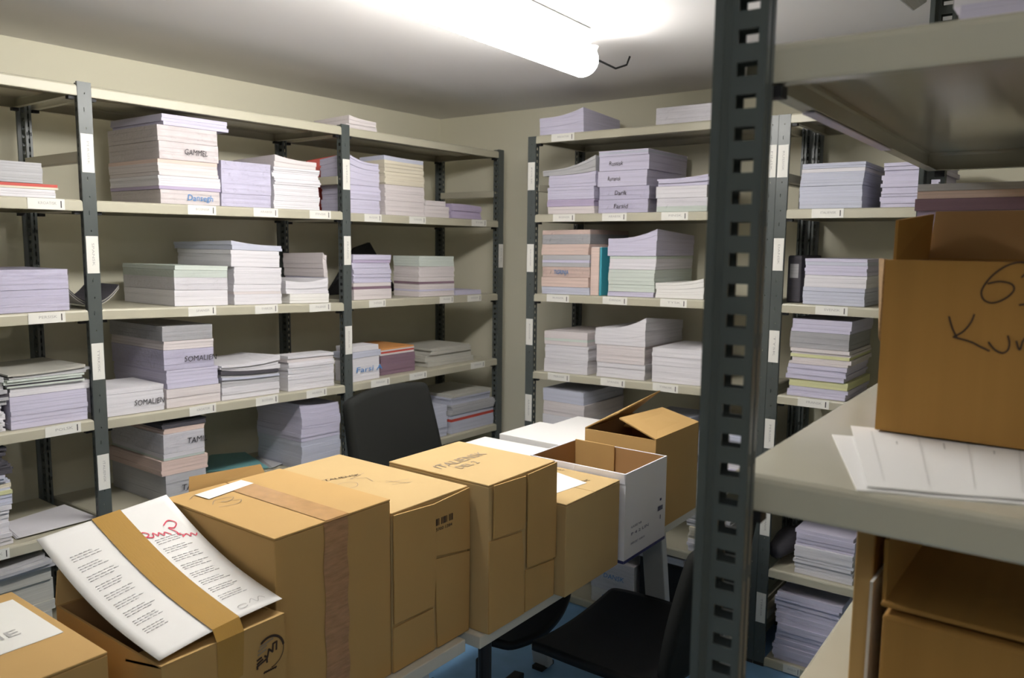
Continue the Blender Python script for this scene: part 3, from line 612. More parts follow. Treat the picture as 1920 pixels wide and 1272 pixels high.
# dark bag and things beside pile on the sixth shelf of the back right unit
xx = at(1462, 1040, y=YB+.05).x; zz = sB(6, 1, xx)
mb = MB(); mb.tube([(xx-.02, YB+.05, zz+.05), (xx+.0, YB+.14, zz+.075), (xx+.01, YB+.26, zz+.06)], [.03, .048, .04], 9); o = mb.build('plastic_bag', M['dark'], smooth=True)
tag(o, 'dark crumpled bag left of the pile on the sixth shelf', 'bag')
xx = at(1465, 560, y=YB+.1).x+.06; zz = sB(3, 1, xx)
mb = MB(); mb.box(xx-.03, xx+.02, YB+.06, YB+.3, zz+.001, zz+.17); o = mb.build('box_file', M['dark'], bevel=.006); tag(o, 'dark box file left of the straight pile, third shelf', 'box file')
lb = MB(); lb.box(xx-.02, xx+.01, YB+.0585, YB+.06, zz+.09, zz+.14); lb.build('label', M['grey'], o)

# ---------------------------------------------------------------- tables
TZ = .733
def table(label, x0, x1, y0, y1, legs, black):
    t = empty('table', ((x0+x1)/2, (y0+y1)/2, 0)); tag(t, label, 'table', 'tables carrying the box row')
    mb = MB(); mb.box(x0, x1, y0, y1, TZ-.028, TZ-.0005); mb.build('tabletop', M['table'], t, bevel=.002)
    mb = MB(); mb.box(x0+.06, x1-.05, y0+.08, y1-.08, TZ-.06, TZ-.03); mb.build('frame', M['table_leg'], t)
    for (xa, ya), (xb_, yb_) in legs:
        mb = MB(); mb.bar((xa, ya, TZ-.03), (xb_, yb_, .012), .032, .07, side=(1, 0, 0)); l = mb.build('leg', M['table_leg'], t, bevel=.003)
        mb = MB(); mb.box(xb_-.022, xb_+.022, yb_-.04, yb_+.04, 0, .014); mb.build('foot', M['rubber'], l)
    for x, y in black:
        mb = MB(); mb.tube([(x, y, TZ-.03), (x, y, .002)], .015, 14); mb.build('leg', M['black'], t, smooth=False)
    return t
table('near white table carrying the taped boxes', -1.70, -1.047, -.36, 1.243, [((-1.10, 1.13), (-1.10, 1.26)), ((-1.64, 1.13), (-1.64, 1.26)), ((-1.10, -.2), (-1.10, -.3)), ((-1.64, -.2), (-1.64, -.3))], [])
table('far white table carrying the open boxes', -1.70, -1.028, 1.268, 2.66, [((-1.075, 2.17), (-1.075, 2.30)), ((-1.61, 2.22), (-1.60, 2.35))], [(-1.056, 1.32), (-1.52, 1.34)])

# ---------------------------------------------------------------- boxes on the tables
TH = .004
def seam_box(name, label, x0, x1, y0, y1, z0, z1, m=None, seam='x', lidgap=.0025, rz=0):
    """closed carton: walls and two top flaps that meet in a seam running along the given axis"""
    m = m or M['card']; cx, cy = (x0+x1)/2, (y0+y1)/2
    r = empty('cardboard_box', (cx, cy, z0), rz); tag(r, label, 'box', 'cardboard boxes on the tables')
    R = wmat(r) @ Matrix.Translation((-cx, -cy, -z0))
    def B(*a, nm='body', mm=None, bev=.002):
        mb = MB(); mb.box(*a, T=R); return mb.build(nm, mm or m, r, bevel=bev)
    B(x0, x1, y0, y1, z0+.0005, z1-TH-.0005)
    if seam == 'x':
        ym = (y0+y1)/2; B(x0, x1, y0, ym-lidgap/2, z1-TH, z1, nm='flap', bev=.0012); B(x0, x1, ym+lidgap/2, y1, z1-TH, z1, nm='flap', bev=.0012)
    elif seam == 'y':
        xm = (x0+x1)/2; B(x0, xm-lidgap/2, y0, y1, z1-TH, z1, nm='flap', bev=.0012); B(xm+lidgap/2, x1, y0, y1, z1-TH, z1, nm='flap', bev=.0012)
    else: B(x0, x1, y0, y1, z1-TH-.0005, z1, nm='top_panel', bev=.0015)
    return r, R, B
# A : nearest, cut by the picture's corner
rA, RA, BA = seam_box('A', 'nearest cardboard box with white label, in the picture corner', -1.40, -1.085, .15, .512, TZ, 1.0)
mb = MB(); mb.quad((-1.365, .50, 1.0008), (-1.365, .32, 1.0008), (-1.19, .32, 1.0008), (-1.19, .50, 1.0008)); mb.quad((-1.19, .50, 1.0004), (-1.19, .32, 1.0004), (-1.365, .32, 1.0004), (-1.365, .50, 1.0004))
fA = Frame((-1.232, .385, 1.0008), (0, 1, 0), (-1, 0, 0), (0, 0, 1)); text(mb, fA, 'ITALIE', .11, .022, 1, -.035, .0)
mb.build('label', [M['sticker'], M['print']], rA)
# B : taped sheet box
bx0, bx1, by0, by1, bz = -1.345, -1.025, .556, .765, .975
rB = empty('cardboard_box', ((bx0+bx1)/2, (by0+by1)/2, TZ)); tag(rB, 'low cardboard box with a paper sheet taped across its open top', 'box', 'cardboard boxes on the tables')
def open_body(root, x0, x1, y0, y1, z0, z1, mo, mi, th=TH, name='body'):
    mb = MB(); z0 += .0005
    mb.box(x0, x1, y0, y0+th, z0, z1); mb.box(x0, x1, y1-th, y1, z0, z1); mb.box(x0, x0+th, y0+th, y1-th, z0, z1); mb.box(x1-th, x1, y0+th, y1-th, z0, z1); mb.box(x0+th, x1-th, y0+th, y1-th, z0, z0+th)
    # inner liner
    e = .0006; i0, i1, j0, j1 = x0+th+e, x1-th-e, y0+th+e, y1-th-e; s = len(mb.f)
    mb.quad((i0, j0, z0+th), (i1, j0, z0+th), (i1, j0, z1-.001), (i0, j0, z1-.001), 1); mb.quad((i1, j1, z0+th), (i0, j1, z0+th), (i0, j1, z1-.001), (i1, j1, z1-.001), 1)
    mb.quad((i0, j1, z0+th), (i0, j0, z0+th), (i0, j0, z1-.001), (i0, j1, z1-.001), 1); mb.quad((i1, j0, z0+th), (i1, j1, z0+th), (i1, j1, z1-.001), (i1, j0, z1-.001), 1)
    mb.quad((i0, j0, z0+th+e), (i1, j0, z0+th+e), (i1, j1, z0+th+e), (i0, j1, z0+th+e), 1)
    return mb.build(name, [mo, mi], root)
open_body(rB, bx0, bx1, by0, by1, TZ, bz, M['card'], M['card_in'])
mb = MB(); mb.slab((bx0, by0, bz), (bx0, by1, bz), (bx0-.018, by1-.002, bz+.098), (bx0-.014, by0+.012, bz+.050), (-1, 0, .3), TH); mb.build('flap', M['card_pale'], rB)
mb = MB(); mb.slab((bx1, by0, bz), (bx1, by1, bz), (bx1-.10, by1, bz-.012), (bx1-.10, by0, bz-.022), (.1, 0, 1), TH); mb.build('flap', M['card'], rB)
# the sheet: curved patch over the flaps
S0, S1 = Vector((bx1-.008, .5575, .9845)), Vector((bx1-.012, .770, .998)); S3, S2 = at(68, 1012, y=.562), at(312, 928, y=.775)
def sheet_pt(u, v, lift=0.0):
    p = (S0*(1-u)+S1*u)*(1-v)+(S3*(1-u)+S2*u)*v
    sag = -.020*math.sin(math.pi*v)*(1-.1*u); front = .004*math.sin(math.pi*u)*(1-v)
    curl = .0*u
    return p+Vector((0, 0, sag+front+lift+.006*math.sin(math.pi*v)*math.sin(math.pi*u)))
sh = MB(); NU, NV = 16, 22
sh.add([sheet_pt(i/NU, j/NV) for j in range(NV+1) for i in range(NU+1)], [(j*(NU+1)+i, j*(NU+1)+i+1, (j+1)*(NU+1)+i+1, (j+1)*(NU+1)+i) for j in range(NV) for i in range(NU)])
def on_sheet(mb, pts, width, mi):
    for i in range(len(pts)-1):
        a, b = Vector((*pts[i], 0)), Vector((*pts[i+1], 0)); d = (b-a)
        if d.length < 1e-6: continue
        d.normalize(); q = Vector((-d.y, d.x, 0))*width/2
        mb.add([sheet_pt(c.x, c.y, .0013) for c in (a-q, b-q, b+q, a+q)], [(0, 1, 2, 3)], mi)
for r_ in range(9):                           # printed paragraphs, columns either side of the tape
    for (u0, u1) in ((.10, .33), (.66, .90)):
        v = .82-r_*.075-(.10 if u0 > .5 else 0)
        if v < .12: continue
        for k in range(3):
            vv = v-k*.016; L = u1-u0-random.uniform(0, .08)
            for q in range(5): on_sheet(sh, [(u0+L*q/5, vv), (u0+L*(q+.8)/5, vv)], .0028, 1)
sheet = sh.build('paper_sheet', [M['bright'], mat('faint_print', (.68, .67, .69), .8), M['red_ink'], M['ink']], smooth=True)
md = sheet.modifiers.new('thickness', 'SOLIDIFY'); md.thickness = .0006
tag(sheet, 'white printed sheet with red handwriting taped across the low box', 'paper')
hw = MB()
word_lines = [curve_pts([(.60, .775), (.63, .80), (.66, .775), (.63, .76), (.61, .77), (.67, .745), (.69, .775), (.71, .745), (.73, .765), (.75, .735), (.77, .755), (.80, .725)], 5),
              curve_pts([(.80, .80), (.86, .825), (.90, .795), (.86, .765), (.82, .775), (.85, .73), (.84, .705)], 5),
              curve_pts([(.84, .725), (.87, .70), (.86, .685), (.90, .70), (.915, .675), (.935, .695), (.955, .67), (.975, .685)], 5)]
for L in word_lines: on_sheet(hw, L, .008, 0)
hw.build('handwriting', M['red_ink'], sheet)
hw = MB(); on_sheet(hw, arc(.72, .06, .04, 20, 330, 10, .015), .004, 0); on_sheet(hw, curve_pts([(.78, .06), (.82, .085), (.84, .05), (.88, .08), (.91, .055)], 5), .004, 0); hw.build('signature', M['print'], sheet)
tp = MB(); pts = []                           # the brown tape over the sheet and down the side
ta, tb_ = .40, .62
for j in range(25):
    v = 1.0-j/24; pts.append((sheet_pt(ta, v, .0022), sheet_pt(tb_, v, .0022)))
e0, e1 = pts[-1]; yA, yB2 = e0.y, e1.y
pts += [(Vector((bx1+.0012, yA, bz+.004)), Vector((bx1+.0012, yB2, bz+.004))), (Vector((bx1+.0012, yA, bz-.075)), Vector((bx1+.0012, yB2-.004, bz-.066)))]
tp.add([p for q in pts for p in q], [(2*i, 2*i+1, 2*i+3, 2*i+2) for i in range(len(pts)-1)])
o = tp.build('packing_tape', M['tape'], rB); o['label'] = 'wide brown tape band'
# printed marks on its right side
fB = Frame((bx1+.0006, .742, .93), (0, 1, 0), (0, 0, 1), (1, 0, 0)); pr_ = MB()
fB = Frame((bx1+.0004, .735, .925), (0, 1, 0), (0, 0, 1), (1, 0, 0))
strokes(pr_, fB, [arc(0, 0, .026, -85, 130, 30)], .0014); strokes(pr_, fB, [arc(0, 0, .026, 10, 125, 20)], .004)
strokes(pr_, fB, [[(-.024, -.018), (-.024, -.014), (-.006, -.008), (-.006, -.014)], [(-.024, -.004), (-.016, -.002)], [(-.024, -.010), (-.014, -.006)], [(-.010, -.002), (-.005, -.006), (-.002, .006), (.005, -.001), (.006, .012), (.013, .013), (.012, .000)]], .0032)
strokes(pr_, fB, [[(-.022, .004), (-.008, .008)], [(-.021, .010), (-.006, .014)], [(-.018, .016), (.006, .021)]], .003, 1)
strokes(pr_, fB, [[(-.012+i*.0035, -.030), (-.010+i*.0035, -.0285)] for i in range(7)], .003, 0)
pr_.build('printed_mark', [M['marker'], M['pencil']], rB); pr_ = MB()
fB2 = Frame((bx1+.0004, .602, .895), (0, 1, 0), (0, 0, 1), (1, 0, 0)); strokes(pr_, fB2, [arc(0, 0, .022, 0, 360, 30), [(-.008, -.015), (.0, .012), (.008, -.015)], [(-.014, .0), (0, .012), (.014, 0)]], .003)
pr_.build('printed_mark', [M['marker'], M['pencil']], rB)
# C : big taped box
cx0, cx1, cy0, cy1, cz = -1.405, -1.07, .782, 1.046, 1.087
rC, RC, BC = seam_box('C', 'large cardboard box with brown tape across its top and side', cx0, cx1, cy0, cy1, TZ, cz, M['card'])
mb = MB(); mb.slab((cx0-.001, cy0+.05, cz-.02), (cx0-.001, cy1-.03, cz-.02), (cx0-.012, cy1-.04, cz+.012), (cx0-.012, cy0+.06, cz+.022), (0, 0, 1), TH); mb.build('flap', M['card'], rC)
ym = (cy0+cy1)/2
mb = MB(); n_ = 20; P = []
for i in range(n_+1):
    x = cx0+.03+(cx1-cx0-.03)*i/n_; P.append(((x, ym-.025, cz+.0012), (x, ym+.028, cz+.0012)))
P.append(((cx1+.0013, ym-.025, cz-.002), (cx1+.0013, ym+.028, cz-.002)))
mb.add([q for p in P for q in p], [(2*i, 2*i+1, 2*i+3, 2*i+2) for i in range(len(P)-1)]); mb.build('packing_tape', M['tape_clear'], rC)
mb = MB(); P = [((cx1+.0016, ym-.030+.002*math.sin(i), cz-.003-i*.0178), (cx1+.0016, ym+.024+.002*math.sin(i*1.3), cz-.003-i*.0178)) for i in range(20)]
mb.add([q for p in P for q in p], [(2*i, 2*i+1, 2*i+3, 2*i+2) for i in range(19)]); mb.build('packing_tape', M['tape_red'], rC)
mb = MB(); mb.quad(*[Vector((p.x, p.y, cz+.0018)) for p in (at(365, 930, z=cz), at(392, 938, z=cz), at(476, 908, z=cz), at(452, 902, z=cz))]); mb.build('label', M['sticker'], rC)
fC = Frame((cx1-.22, cy0+.055, cz+.0004), (0, 1, 0), (-1, 0, 0), (0, 0, 1)); mb = MB()
strokes(mb, fC, [curve_pts([(-.02, .01), (.0, .03), (.03, .02), (.01, .005), (.0, .012), (.03, -.004), (.01, -.02), (-.02, -.01)], 6), curve_pts([(-.03, .07), (-.01, .085), (.0, .07), (.02, .09), (.03, .075), (.05, .09)], 5), [(.0, .06), (.03, .062)]], .0013)
mb.build('handwriting', M['pencil'], rC)
# D : box on its side, flaps to the aisle
dx1, dy0, dy1, dz = -1.063, 1.049, 1.276, 1.058
rD, RD, BD = seam_box('D', 'cardboard box with barcode on its aisle side, behind the large taped box', -1.48, dx1-.007, dy0, dy1, TZ, dz, M['card_pale'], seam=None)
def side_flap(R_, root, y0, y1, z0, z1, x, tilt=0.0, m=None):
    mb = MB(); mb.slab((x, y0, z0), (x, y1, z0), (x-tilt*.0, y1, z1), (x-tilt*.0, y0, z1), (1, 0, 0), .0035); return mb.build('flap', m or M['card'], root, bevel=.001)
def wedge_flap(root, pts, x, m=None):
    mb = MB(); n = len(pts); mb.add([(x, y, z_) for y, z_ in pts]+[(x+.0035, y, z_) for y, z_ in pts], [tuple(range(n))[::-1], tuple(range(n, 2*n))]+[(i, (i+1) % n, n+(i+1) % n, n+i) for i in range(n)])
    return mb.build('flap', m or M['card'], root, bevel=.0008)
def zx(px, py, x): p = at(px, py, x=x); return (p.y, p.z)
xD = dx1-.006
wedge_flap(rD, [(dy0, zx(745, 1170, dx1)[1]), zx(815, 1137, dx1), zx(819, 1070, dx1), zx(817, 945, dx1), (dy0, dz-.003)], xD+.0025)
wedge_flap(rD, [(dy0, TZ+.002), (zx(818, 1230, dx1)[0], TZ+.002), zx(816, 1142, dx1), (dy0, zx(745, 1178, dx1)[1])], xD-.001)
wedge_flap(rD, [zx(818, 1045, dx1), zx(883, 1030, dx1), (dy1, dz-.003), zx(818, 945, dx1)], xD+.0005)
wedge_flap(rD, [(zx(823, 1222, dx1)[0], TZ+.002), (dy1, TZ+.002), zx(883, 1034, dx1), zx(819, 1050, dx1), zx(819, 1080, dx1)], xD)
mb = MB(); (ya, za), (yb2, zb2) = zx(818, 1000, dx1), zx(850, 962, dx1)
for i in range(13):
    if i in (3, 9): continue
    yy = ya+(yb2-ya)*i/13; ww = (yb2-ya)/13*(.55 if i % 3 else .85)
    mb.quad((dx1-.0008, yy, za+.014), (dx1-.0008, yy+ww, za+.014), (dx1-.0008, yy+ww, zb2), (dx1-.0008, yy, zb2))
text(mb, Frame((dx1-.0014, ya, za+.002), (0, 1, 0), (0, 0, 1), (1, 0, 0)), '5700 1384', (yb2-ya)*.95, .007)
text(mb, Frame((dx1-.0048, zx(800, 1195, dx1)[0], zx(800, 1195, dx1)[1]), (0, 1, 0), (0, 0, 1), (1, 0, 0)), 'RA', .016, .012)
mb.build('barcode', M['marker'], rD)
fD = Frame((-1.25, 1.13, dz+.0004), (0, 1, 0), (-1, 0, 0), (0, 0, 1)); mb = MB()
strokes(mb, fD, [curve_pts([(-.03, .0), (-.035, .03), (-.01, .04), (.01, .02), (-.005, .0), (-.03, .0)], 6), [(.02, .05), (.05, .03), (.04, .0)], [(.02, .05), (.07, .06)], [(.05, -.03), (.10, -.05)], [(.06, -.02), (.08, -.07)], [(.05, -.05), (.09, -.07)]], .0012)
mb.build('handwriting', M['pencil'], rD)
mb = MB(); text(mb, Frame((-1.33, 1.10, dz+.0004), (0.3, 1, 0), (-1, .3, 0), (0, 0, 1)), 'ITALIENSK', .09, .012); mb.build('printed_mark', M['marker'], rD)
# E
ex1 = -1.014; ey0, ey1, ez = 1.285, 1.535, 1.066
rE, RE, BE = seam_box('E', 'tall cardboard box with interleaved flaps facing the aisle', -1.318, ex1-.006, ey0, ey1, TZ, ez, M['card_pale'], seam=None)
xE = ex1-.006
wedge_flap(rE, [zx(926, 1012, ex1), zx(982, 993, ex1), zx(986, 975, ex1), zx(987, 893, ex1), (zx(928, 905, ex1)[0], ez-.003)], xE+.0025)
wedge_flap(rE, [zx(989, 1066, ex1), zx(1042, 1045, ex1), (ey1, ez-.002), zx(991, 890, ex1)], xE+.003)
wedge_flap(rE, [(ey0, TZ+.002), (zx(985, 1157, ex1)[0], TZ+.002), zx(984, 1035, ex1), zx(981, 998, ex1), (ey0, zx(925, 1016, ex1)[1])], xE)
wedge_flap(rE, [(zx(987, 1156, ex1)[0], TZ+.002), (ey1, TZ+.002), (ey1, zx(1042, 1050, ex1)[1]), zx(988, 1071, ex1)], xE-.001)
fE = Frame((-1.18, 1.36, ez+.0004), (.0, 1, 0), (-1, 0, 0), (0, 0, 1)); mb = MB()
text(mb, fE, 'ITALIENSK', .17, .03, 0, -.05, .0, slant=.1); text(mb, fE, 'DEL 2', .07, .022, 0, -.02, -.035); mb.build('handwriting', M['pencil'], rE)
# F
rF, RF, BF = seam_box('F', 'short cardboard box with white paper on top, before the white box', -1.30, -.990, 1.541, 1.797, TZ, .9635, M['card_pale'])
mb = MB(); q = [at(1044, 972, z=.9642), at(1100, 906, z=.9642), at(1043, 889, z=.9642)]; mb.quad((-1.25, 1.56, .9642), (-1.06, 1.565, .9642), (q[1].x, q[1].y, .9642), (-1.23, 1.77, .9642)); o = mb.build('paper_sheet', M['bright'], solid=.0006)
tag(o, 'blank white sheet lying on the short box before the white box', 'paper')
mb = MB(); text(mb, Frame((-1.06, 1.70, .9637), (.3, 1, 0), (-1, .3, 0), (0, 0, 1)), 'BASIC', .045, .012); mb.build('printed_mark', M['marker'], rF); mb = MB(); text(mb, Frame((-1.20, 1.77, .9637), (1, 0, 0), (0, 1, 0), (0, 0, 1)), 'IMPORT', .05, .01)
mb.build('printed_mark', M['marker'], rF)
# G : white open box
gx0, gx1, gy0, gy1, gz = -1.285, -.978, 1.806, 2.046, .978
rG = empty('cardboard_box', ((gx0+gx1)/2, (gy0+gy1)/2, TZ)); tag(rG, 'open white coated box with brown inside and blue bottom edge', 'box', 'cardboard boxes on the tables')
open_body(rG, gx0, gx1, gy0, gy1, TZ, gz, M['card_white'], M['card_in'])
mb = MB(); mb.slab((gx0+.006, gy1-.010, gz-.13), (gx1-.165, gy1-.010, gz-.13), (gx1-.165, gy1-.012, gz+.004), (gx0+.006, gy1-.012, gz+.004), (0, 1, 0), .004); mb.build('inner_flap', M['card'], rG, bevel=.001)
mb = MB(); mb.slab((gx1-.17, gy0+.001, gz-.028), (gx1, gy0+.001, gz-.028), (gx1-.002, gy0-.0005, gz+.001), (gx1-.155, gy0-.0005, gz+.001), (0, -1, 0), .003); mb.build('folded_rim', M['card_white'], rG, bevel=.001)
mb = MB(); mb.box(gx1+.0002, gx1+.0012, gy0, gy1, TZ+.001, TZ+.009); mb.box(gx0, gx1, gy0-.0012, gy0-.0002, TZ+.001, TZ+.009); mb.build('printed_edge', M['navy'], rG)
mb = MB(); fG = Frame((gx1+.0005, gy0+.035, .80), (0, 1, 0), (0, 0, 1), (1, 0, 0))
text(mb, fG, 'KASSE NR', .06, .006, 0, 0, .022); text(mb, fG, 'P 4 2 LIN', .10, .008, 0, 0, .002); text(mb, fG, 'IMPORT ARKIV', .08, .006, 0, 0, -.024)
for i in range(7): mb.quad(fG.p(.155+i*.0045, .028), fG.p(.158+i*.0045, .028), fG.p(.158+i*.0045, .041), fG.p(.155+i*.0045, .041))
mb.quad(fG.p(.166, .056), fG.p(.176, .056), fG.p(.176, .063), fG.p(.166, .063)); mb.quad(fG.p(.17, .002), fG.p(.174, .002), fG.p(.174, .014), fG.p(.17, .014)); mb.build('printed_mark', M['navy'], rG)
# H : brown box with half open flaps
hx0, hx1, hy0, hy1, hz = -1.262, -1.022, 2.062, 2.362, 1.012
rH = empty('cardboard_box', ((hx0+hx1)/2, (hy0+hy1)/2, TZ)); tag(rH, 'brown cardboard box with half open top flaps, farthest on the table', 'box', 'cardboard boxes on the tables')
open_body(rH, hx0, hx1, hy0, hy1, TZ, hz, M['card'], M['card_in'])
tipL = at(1235, 748, y=2.36); mb = MB()
mb.slab((hx0, hy0, hz), (hx0, hy1, hz), (hx0+.10, hy1+.0, hz+.085), (hx0+.085, hy0+.06, hz+.05), (0, 0, 1), TH); mb.build('flap', M['card'], rH)
mb = MB(); mb.slab((hx1, hy0, hz), (hx1, hy1, hz), (hx1-.13, hy1, hz+.03), (hx1-.125, hy0+.005, hz+.045), (0, 0, 1), TH); mb.build('flap', M['card'], rH)
mb = MB(); mb.slab((hx0+.01, hy1-.005, hz-.005), (hx1-.01, hy1-.005, hz-.005), (hx1-.03, hy1-.11, hz-.02), (hx0+.03, hy1-.11, hz-.02), (0, 0, -1), TH); mb.build('flap', M['card'], rH)
# paper piles on the far part of the table
def free_bundle(x, y, z, rz, w, d, h, col, label, n=8, jit=.002, cat='paper bundle', group=None, **k):
    o = sheaf(Matrix.Translation((x, y, z)) @ Matrix.Rotation(rz, 4, 'Z'), w, d, h, col, n, jit, **k); tag(o, label, cat, group); return o
free_bundle(-1.35, 1.84, TZ+.0005, math.pi/2, .215, .297, .195, 'bright', 'white paper stack left of the open white box', n=9, group='paper bundles on the table')
free_bundle(-1.33, 2.085, TZ+.0005, math.pi/2, .235, .28, .205, 'bright', 'white paper stack left of the farthest brown box', n=9, group='paper bundles on the table')
free_bundle(-1.33, 2.335, TZ+.0005, math.pi/2, .215, .26, .19, 'bright', 'white paper stack at the far end of the table', n=9, group='paper bundles on the table')

# ---------------------------------------------------------------- chairs
def panel(W, H, th, fn, k=.45, nu=14, nv=14):
    """rounded plate: (s,t) in -1..1 mapped through fn"""
    mb = MB(); vs = []
    for j in range(nv+1):
        for i in range(nu+1):
            u, v = -1+2*i/nu, -1+2*j/nv; a, b = u*math.sqrt(1-k*v*v*.5), v*math.sqrt(1-k*u*u*.5); vs.append(fn(a*W/2, b*H/2))
    mb.add(vs, [(j*(nu+1)+i, j*(nu+1)+i+1, (j+1)*(nu+1)+i+1, (j+1)*(nu+1)+i) for j in range(nv) for i in range(nu)])
    return mb
def chair(label, x, y, rz, seat_z, back_top, tilt, bw, seat_d=.44, seat_w=.46, bk=.5, sk=.5, zo=.07):
    """swivel chair facing local +x"""
    T = Matrix.Translation((x, y, 0)) @ Matrix.Rotation(rz, 4, 'Z'); r = empty('office_chair', (x, y, 0), rz); tag(r, label, 'chair', 'black office chairs at the table')
    f = lambda a, b: T @ Vector((a, b, seat_z+.025*(b/.23)**2-.03*max(0, (a-.12)/.1)**2*.3+(.03*max(0, (-a-.14)/.08))))
    o = panel(seat_d, seat_w, .03, f, k=sk).build('seat', M['black'], r, smooth=True, sub=1); md = o.modifiers.new('t', 'SOLIDIFY'); md.thickness = .022
    zb = seat_z+zo; hb = back_top-zb
    def g(a, b):      # a across, b up
        t = (b+hb/2)/hb; return T @ Vector((-seat_d/2+.01-tilt*t-.03*(1-(2*a/bw)**2)*.8, a*(1+.10*(1-t)), zb+t*hb))
    o = panel(bw, hb, .03, g, k=bk).build('backrest', M['fabric'], r, smooth=True, sub=1); md = o.modifiers.new('t', 'SOLIDIFY'); md.thickness = .034
    mb = MB(); mb.bar(T @ Vector((-.05, 0, seat_z-.035)), T @ Vector((-seat_d/2-.045, 0, seat_z-.02)), .05, .02); mb.bar(T @ Vector((-seat_d/2-.045, 0, seat_z-.03)), T @ Vector((-seat_d/2-.05-tilt*.3, 0, zb+.14)), .05, .018, side=(0, 1, 0)); mb.build('back_support', M['black'], r, bevel=.004)
    mb = MB(); mb.box(-.10, .09, -.07, .07, seat_z-.06, seat_z-.02, T=T); mb.build('mechanism', M['black'], r, bevel=.008)
    mb = MB(); mb.tube([T @ Vector((0, 0, seat_z-.05)), T @ Vector((0, 0, .26)), T @ Vector((0, 0, .2599)), T @ Vector((0, 0, .085))], [.014, .014, .025, .025], 16); mb.build('gas_column', M['black'], r, smooth=False)
    for k in range(5):
        a = math.radians(72*k+20); d = Vector((math.cos(a), math.sin(a), 0))
        mb = MB(); mb.bar(T @ (d*.02+Vector((0, 0, .105))), T @ (d*.27+Vector((0, 0, .075))), .04, .024); l = mb.build('leg', M['black'], r, bevel=.005)
        mb = MB(); c = d*.27; s = Vector((-d.y, d.x, 0)); mb.tube([T @ (c-s*.02+Vector((0, 0, .029))), T @ (c+s*.02+Vector((0, 0, .029)))], .028, 14); mb.build('caster', M['rubber'], l)
    return r
chair('black office chair behind the table, its back rising over the boxes', -1.505, 1.875, math.radians(9), .452, 1.108, .12, .43, seat_d=.48, seat_w=.50, bk=.22)
chair('black office chair in the aisle with its seat under the table edge', -1.035, 1.955, math.radians(180), .452, .84, .07, .41, seat_d=.39, seat_w=.47, bk=.3, sk=.15, zo=.02)

# ---------------------------------------------------------------- things on the near unit
# box marked 63 Kur
kz = ZC[2]+.006; ky = at(1640, 806, z=kz).y; k0 = at(1640, 806, y=ky); kx0 = k0.x; kx1 = kx0+.31; kyb = ky+.225; kzt = at(1648, 487, y=ky).z
rK = empty('cardboard_box', ((kx0+kx1)/2, (ky+kyb)/2, kz)); tag(rK, 'open cardboard box with large handwritten marks on the near shelf', 'box', 'cardboard boxes on the near unit')
open_body(rK, kx0, kx1, ky, kyb, kz, kzt, M['card_k'], M['card_in'])
mb = MB(); mb.slab((kx0+.001, ky+.03, kzt), (kx0+.001, kyb, kzt), (kx0+.004, kyb-.004, kzt+.056), (kx0-.001, ky+.04, kzt+.043), (1, 0, 0), .003); mb.build('flap', M['card_k'], rK)
mb = MB(); mb.slab((kx0+.003, kyb-.003, kzt), (kx1, kyb-.003, kzt), (kx1, kyb+.012, kzt+.060), (kx0+.006, kyb+.012, kzt+.060), (0, 1, 0), .003); mb.build('flap', M['card_in'], rK)
mb = MB(); mb.add([(kx0-.001, ky+.004, kzt), (kx0-.001, ky+.05, kzt-.002), (kx0-.012, ky+.03, kzt+.001), (kx0-.0015, ky+.004, kzt-.085), (kx0-.002, ky+.05, kzt-.11)], [(0, 2, 3), (2, 1, 4, 3)]); mb.build('torn_flap', M['card_dark'], rK, solid=.003)
fK = lambda pts: [((at(a, b, y=ky)-at(1640, 806, y=ky)).x, (at(a, b, y=ky)-at(1640, 806, y=ky)).z) for a, b in pts]
fr_k = Frame(at(1640, 806, y=ky)-Vector((0, .0006, 0)), (1, 0, 0), (0, 0, 1), (0, -1, 0)); mb = MB()
six = [(1945, 500), (1915, 492), (1885, 500), (1858, 520), (1841, 545), (1845, 562), (1862, 568), (1885, 560), (1901, 545), (1897, 533), (1875, 528), (1853, 532)]
three = [(1916, 520), (1932, 508), (1950, 515), (1942, 535), (1955, 548), (1945, 566), (1912, 572)]
kk = [[(1780, 594), (1786, 615), (1794, 632)], [(1827, 590), (1820, 606), (1806, 622), (1788, 632)], [(1788, 632), (1820, 641), (1838, 650), (1855, 658)]]
uu = [(1854, 642), (1866, 656), (1880, 662), (1890, 656), (1893, 643), (1890, 630)]; rr = [(1906, 640), (1912, 656), (1919, 638), (1930, 628), (1942, 634)]
for s_ in [six, three, uu, rr]+kk: strokes(mb, fr_k, [curve_pts(fK(s_), 6)], .0017)
mb.build('handwriting', M['marker'], rK)
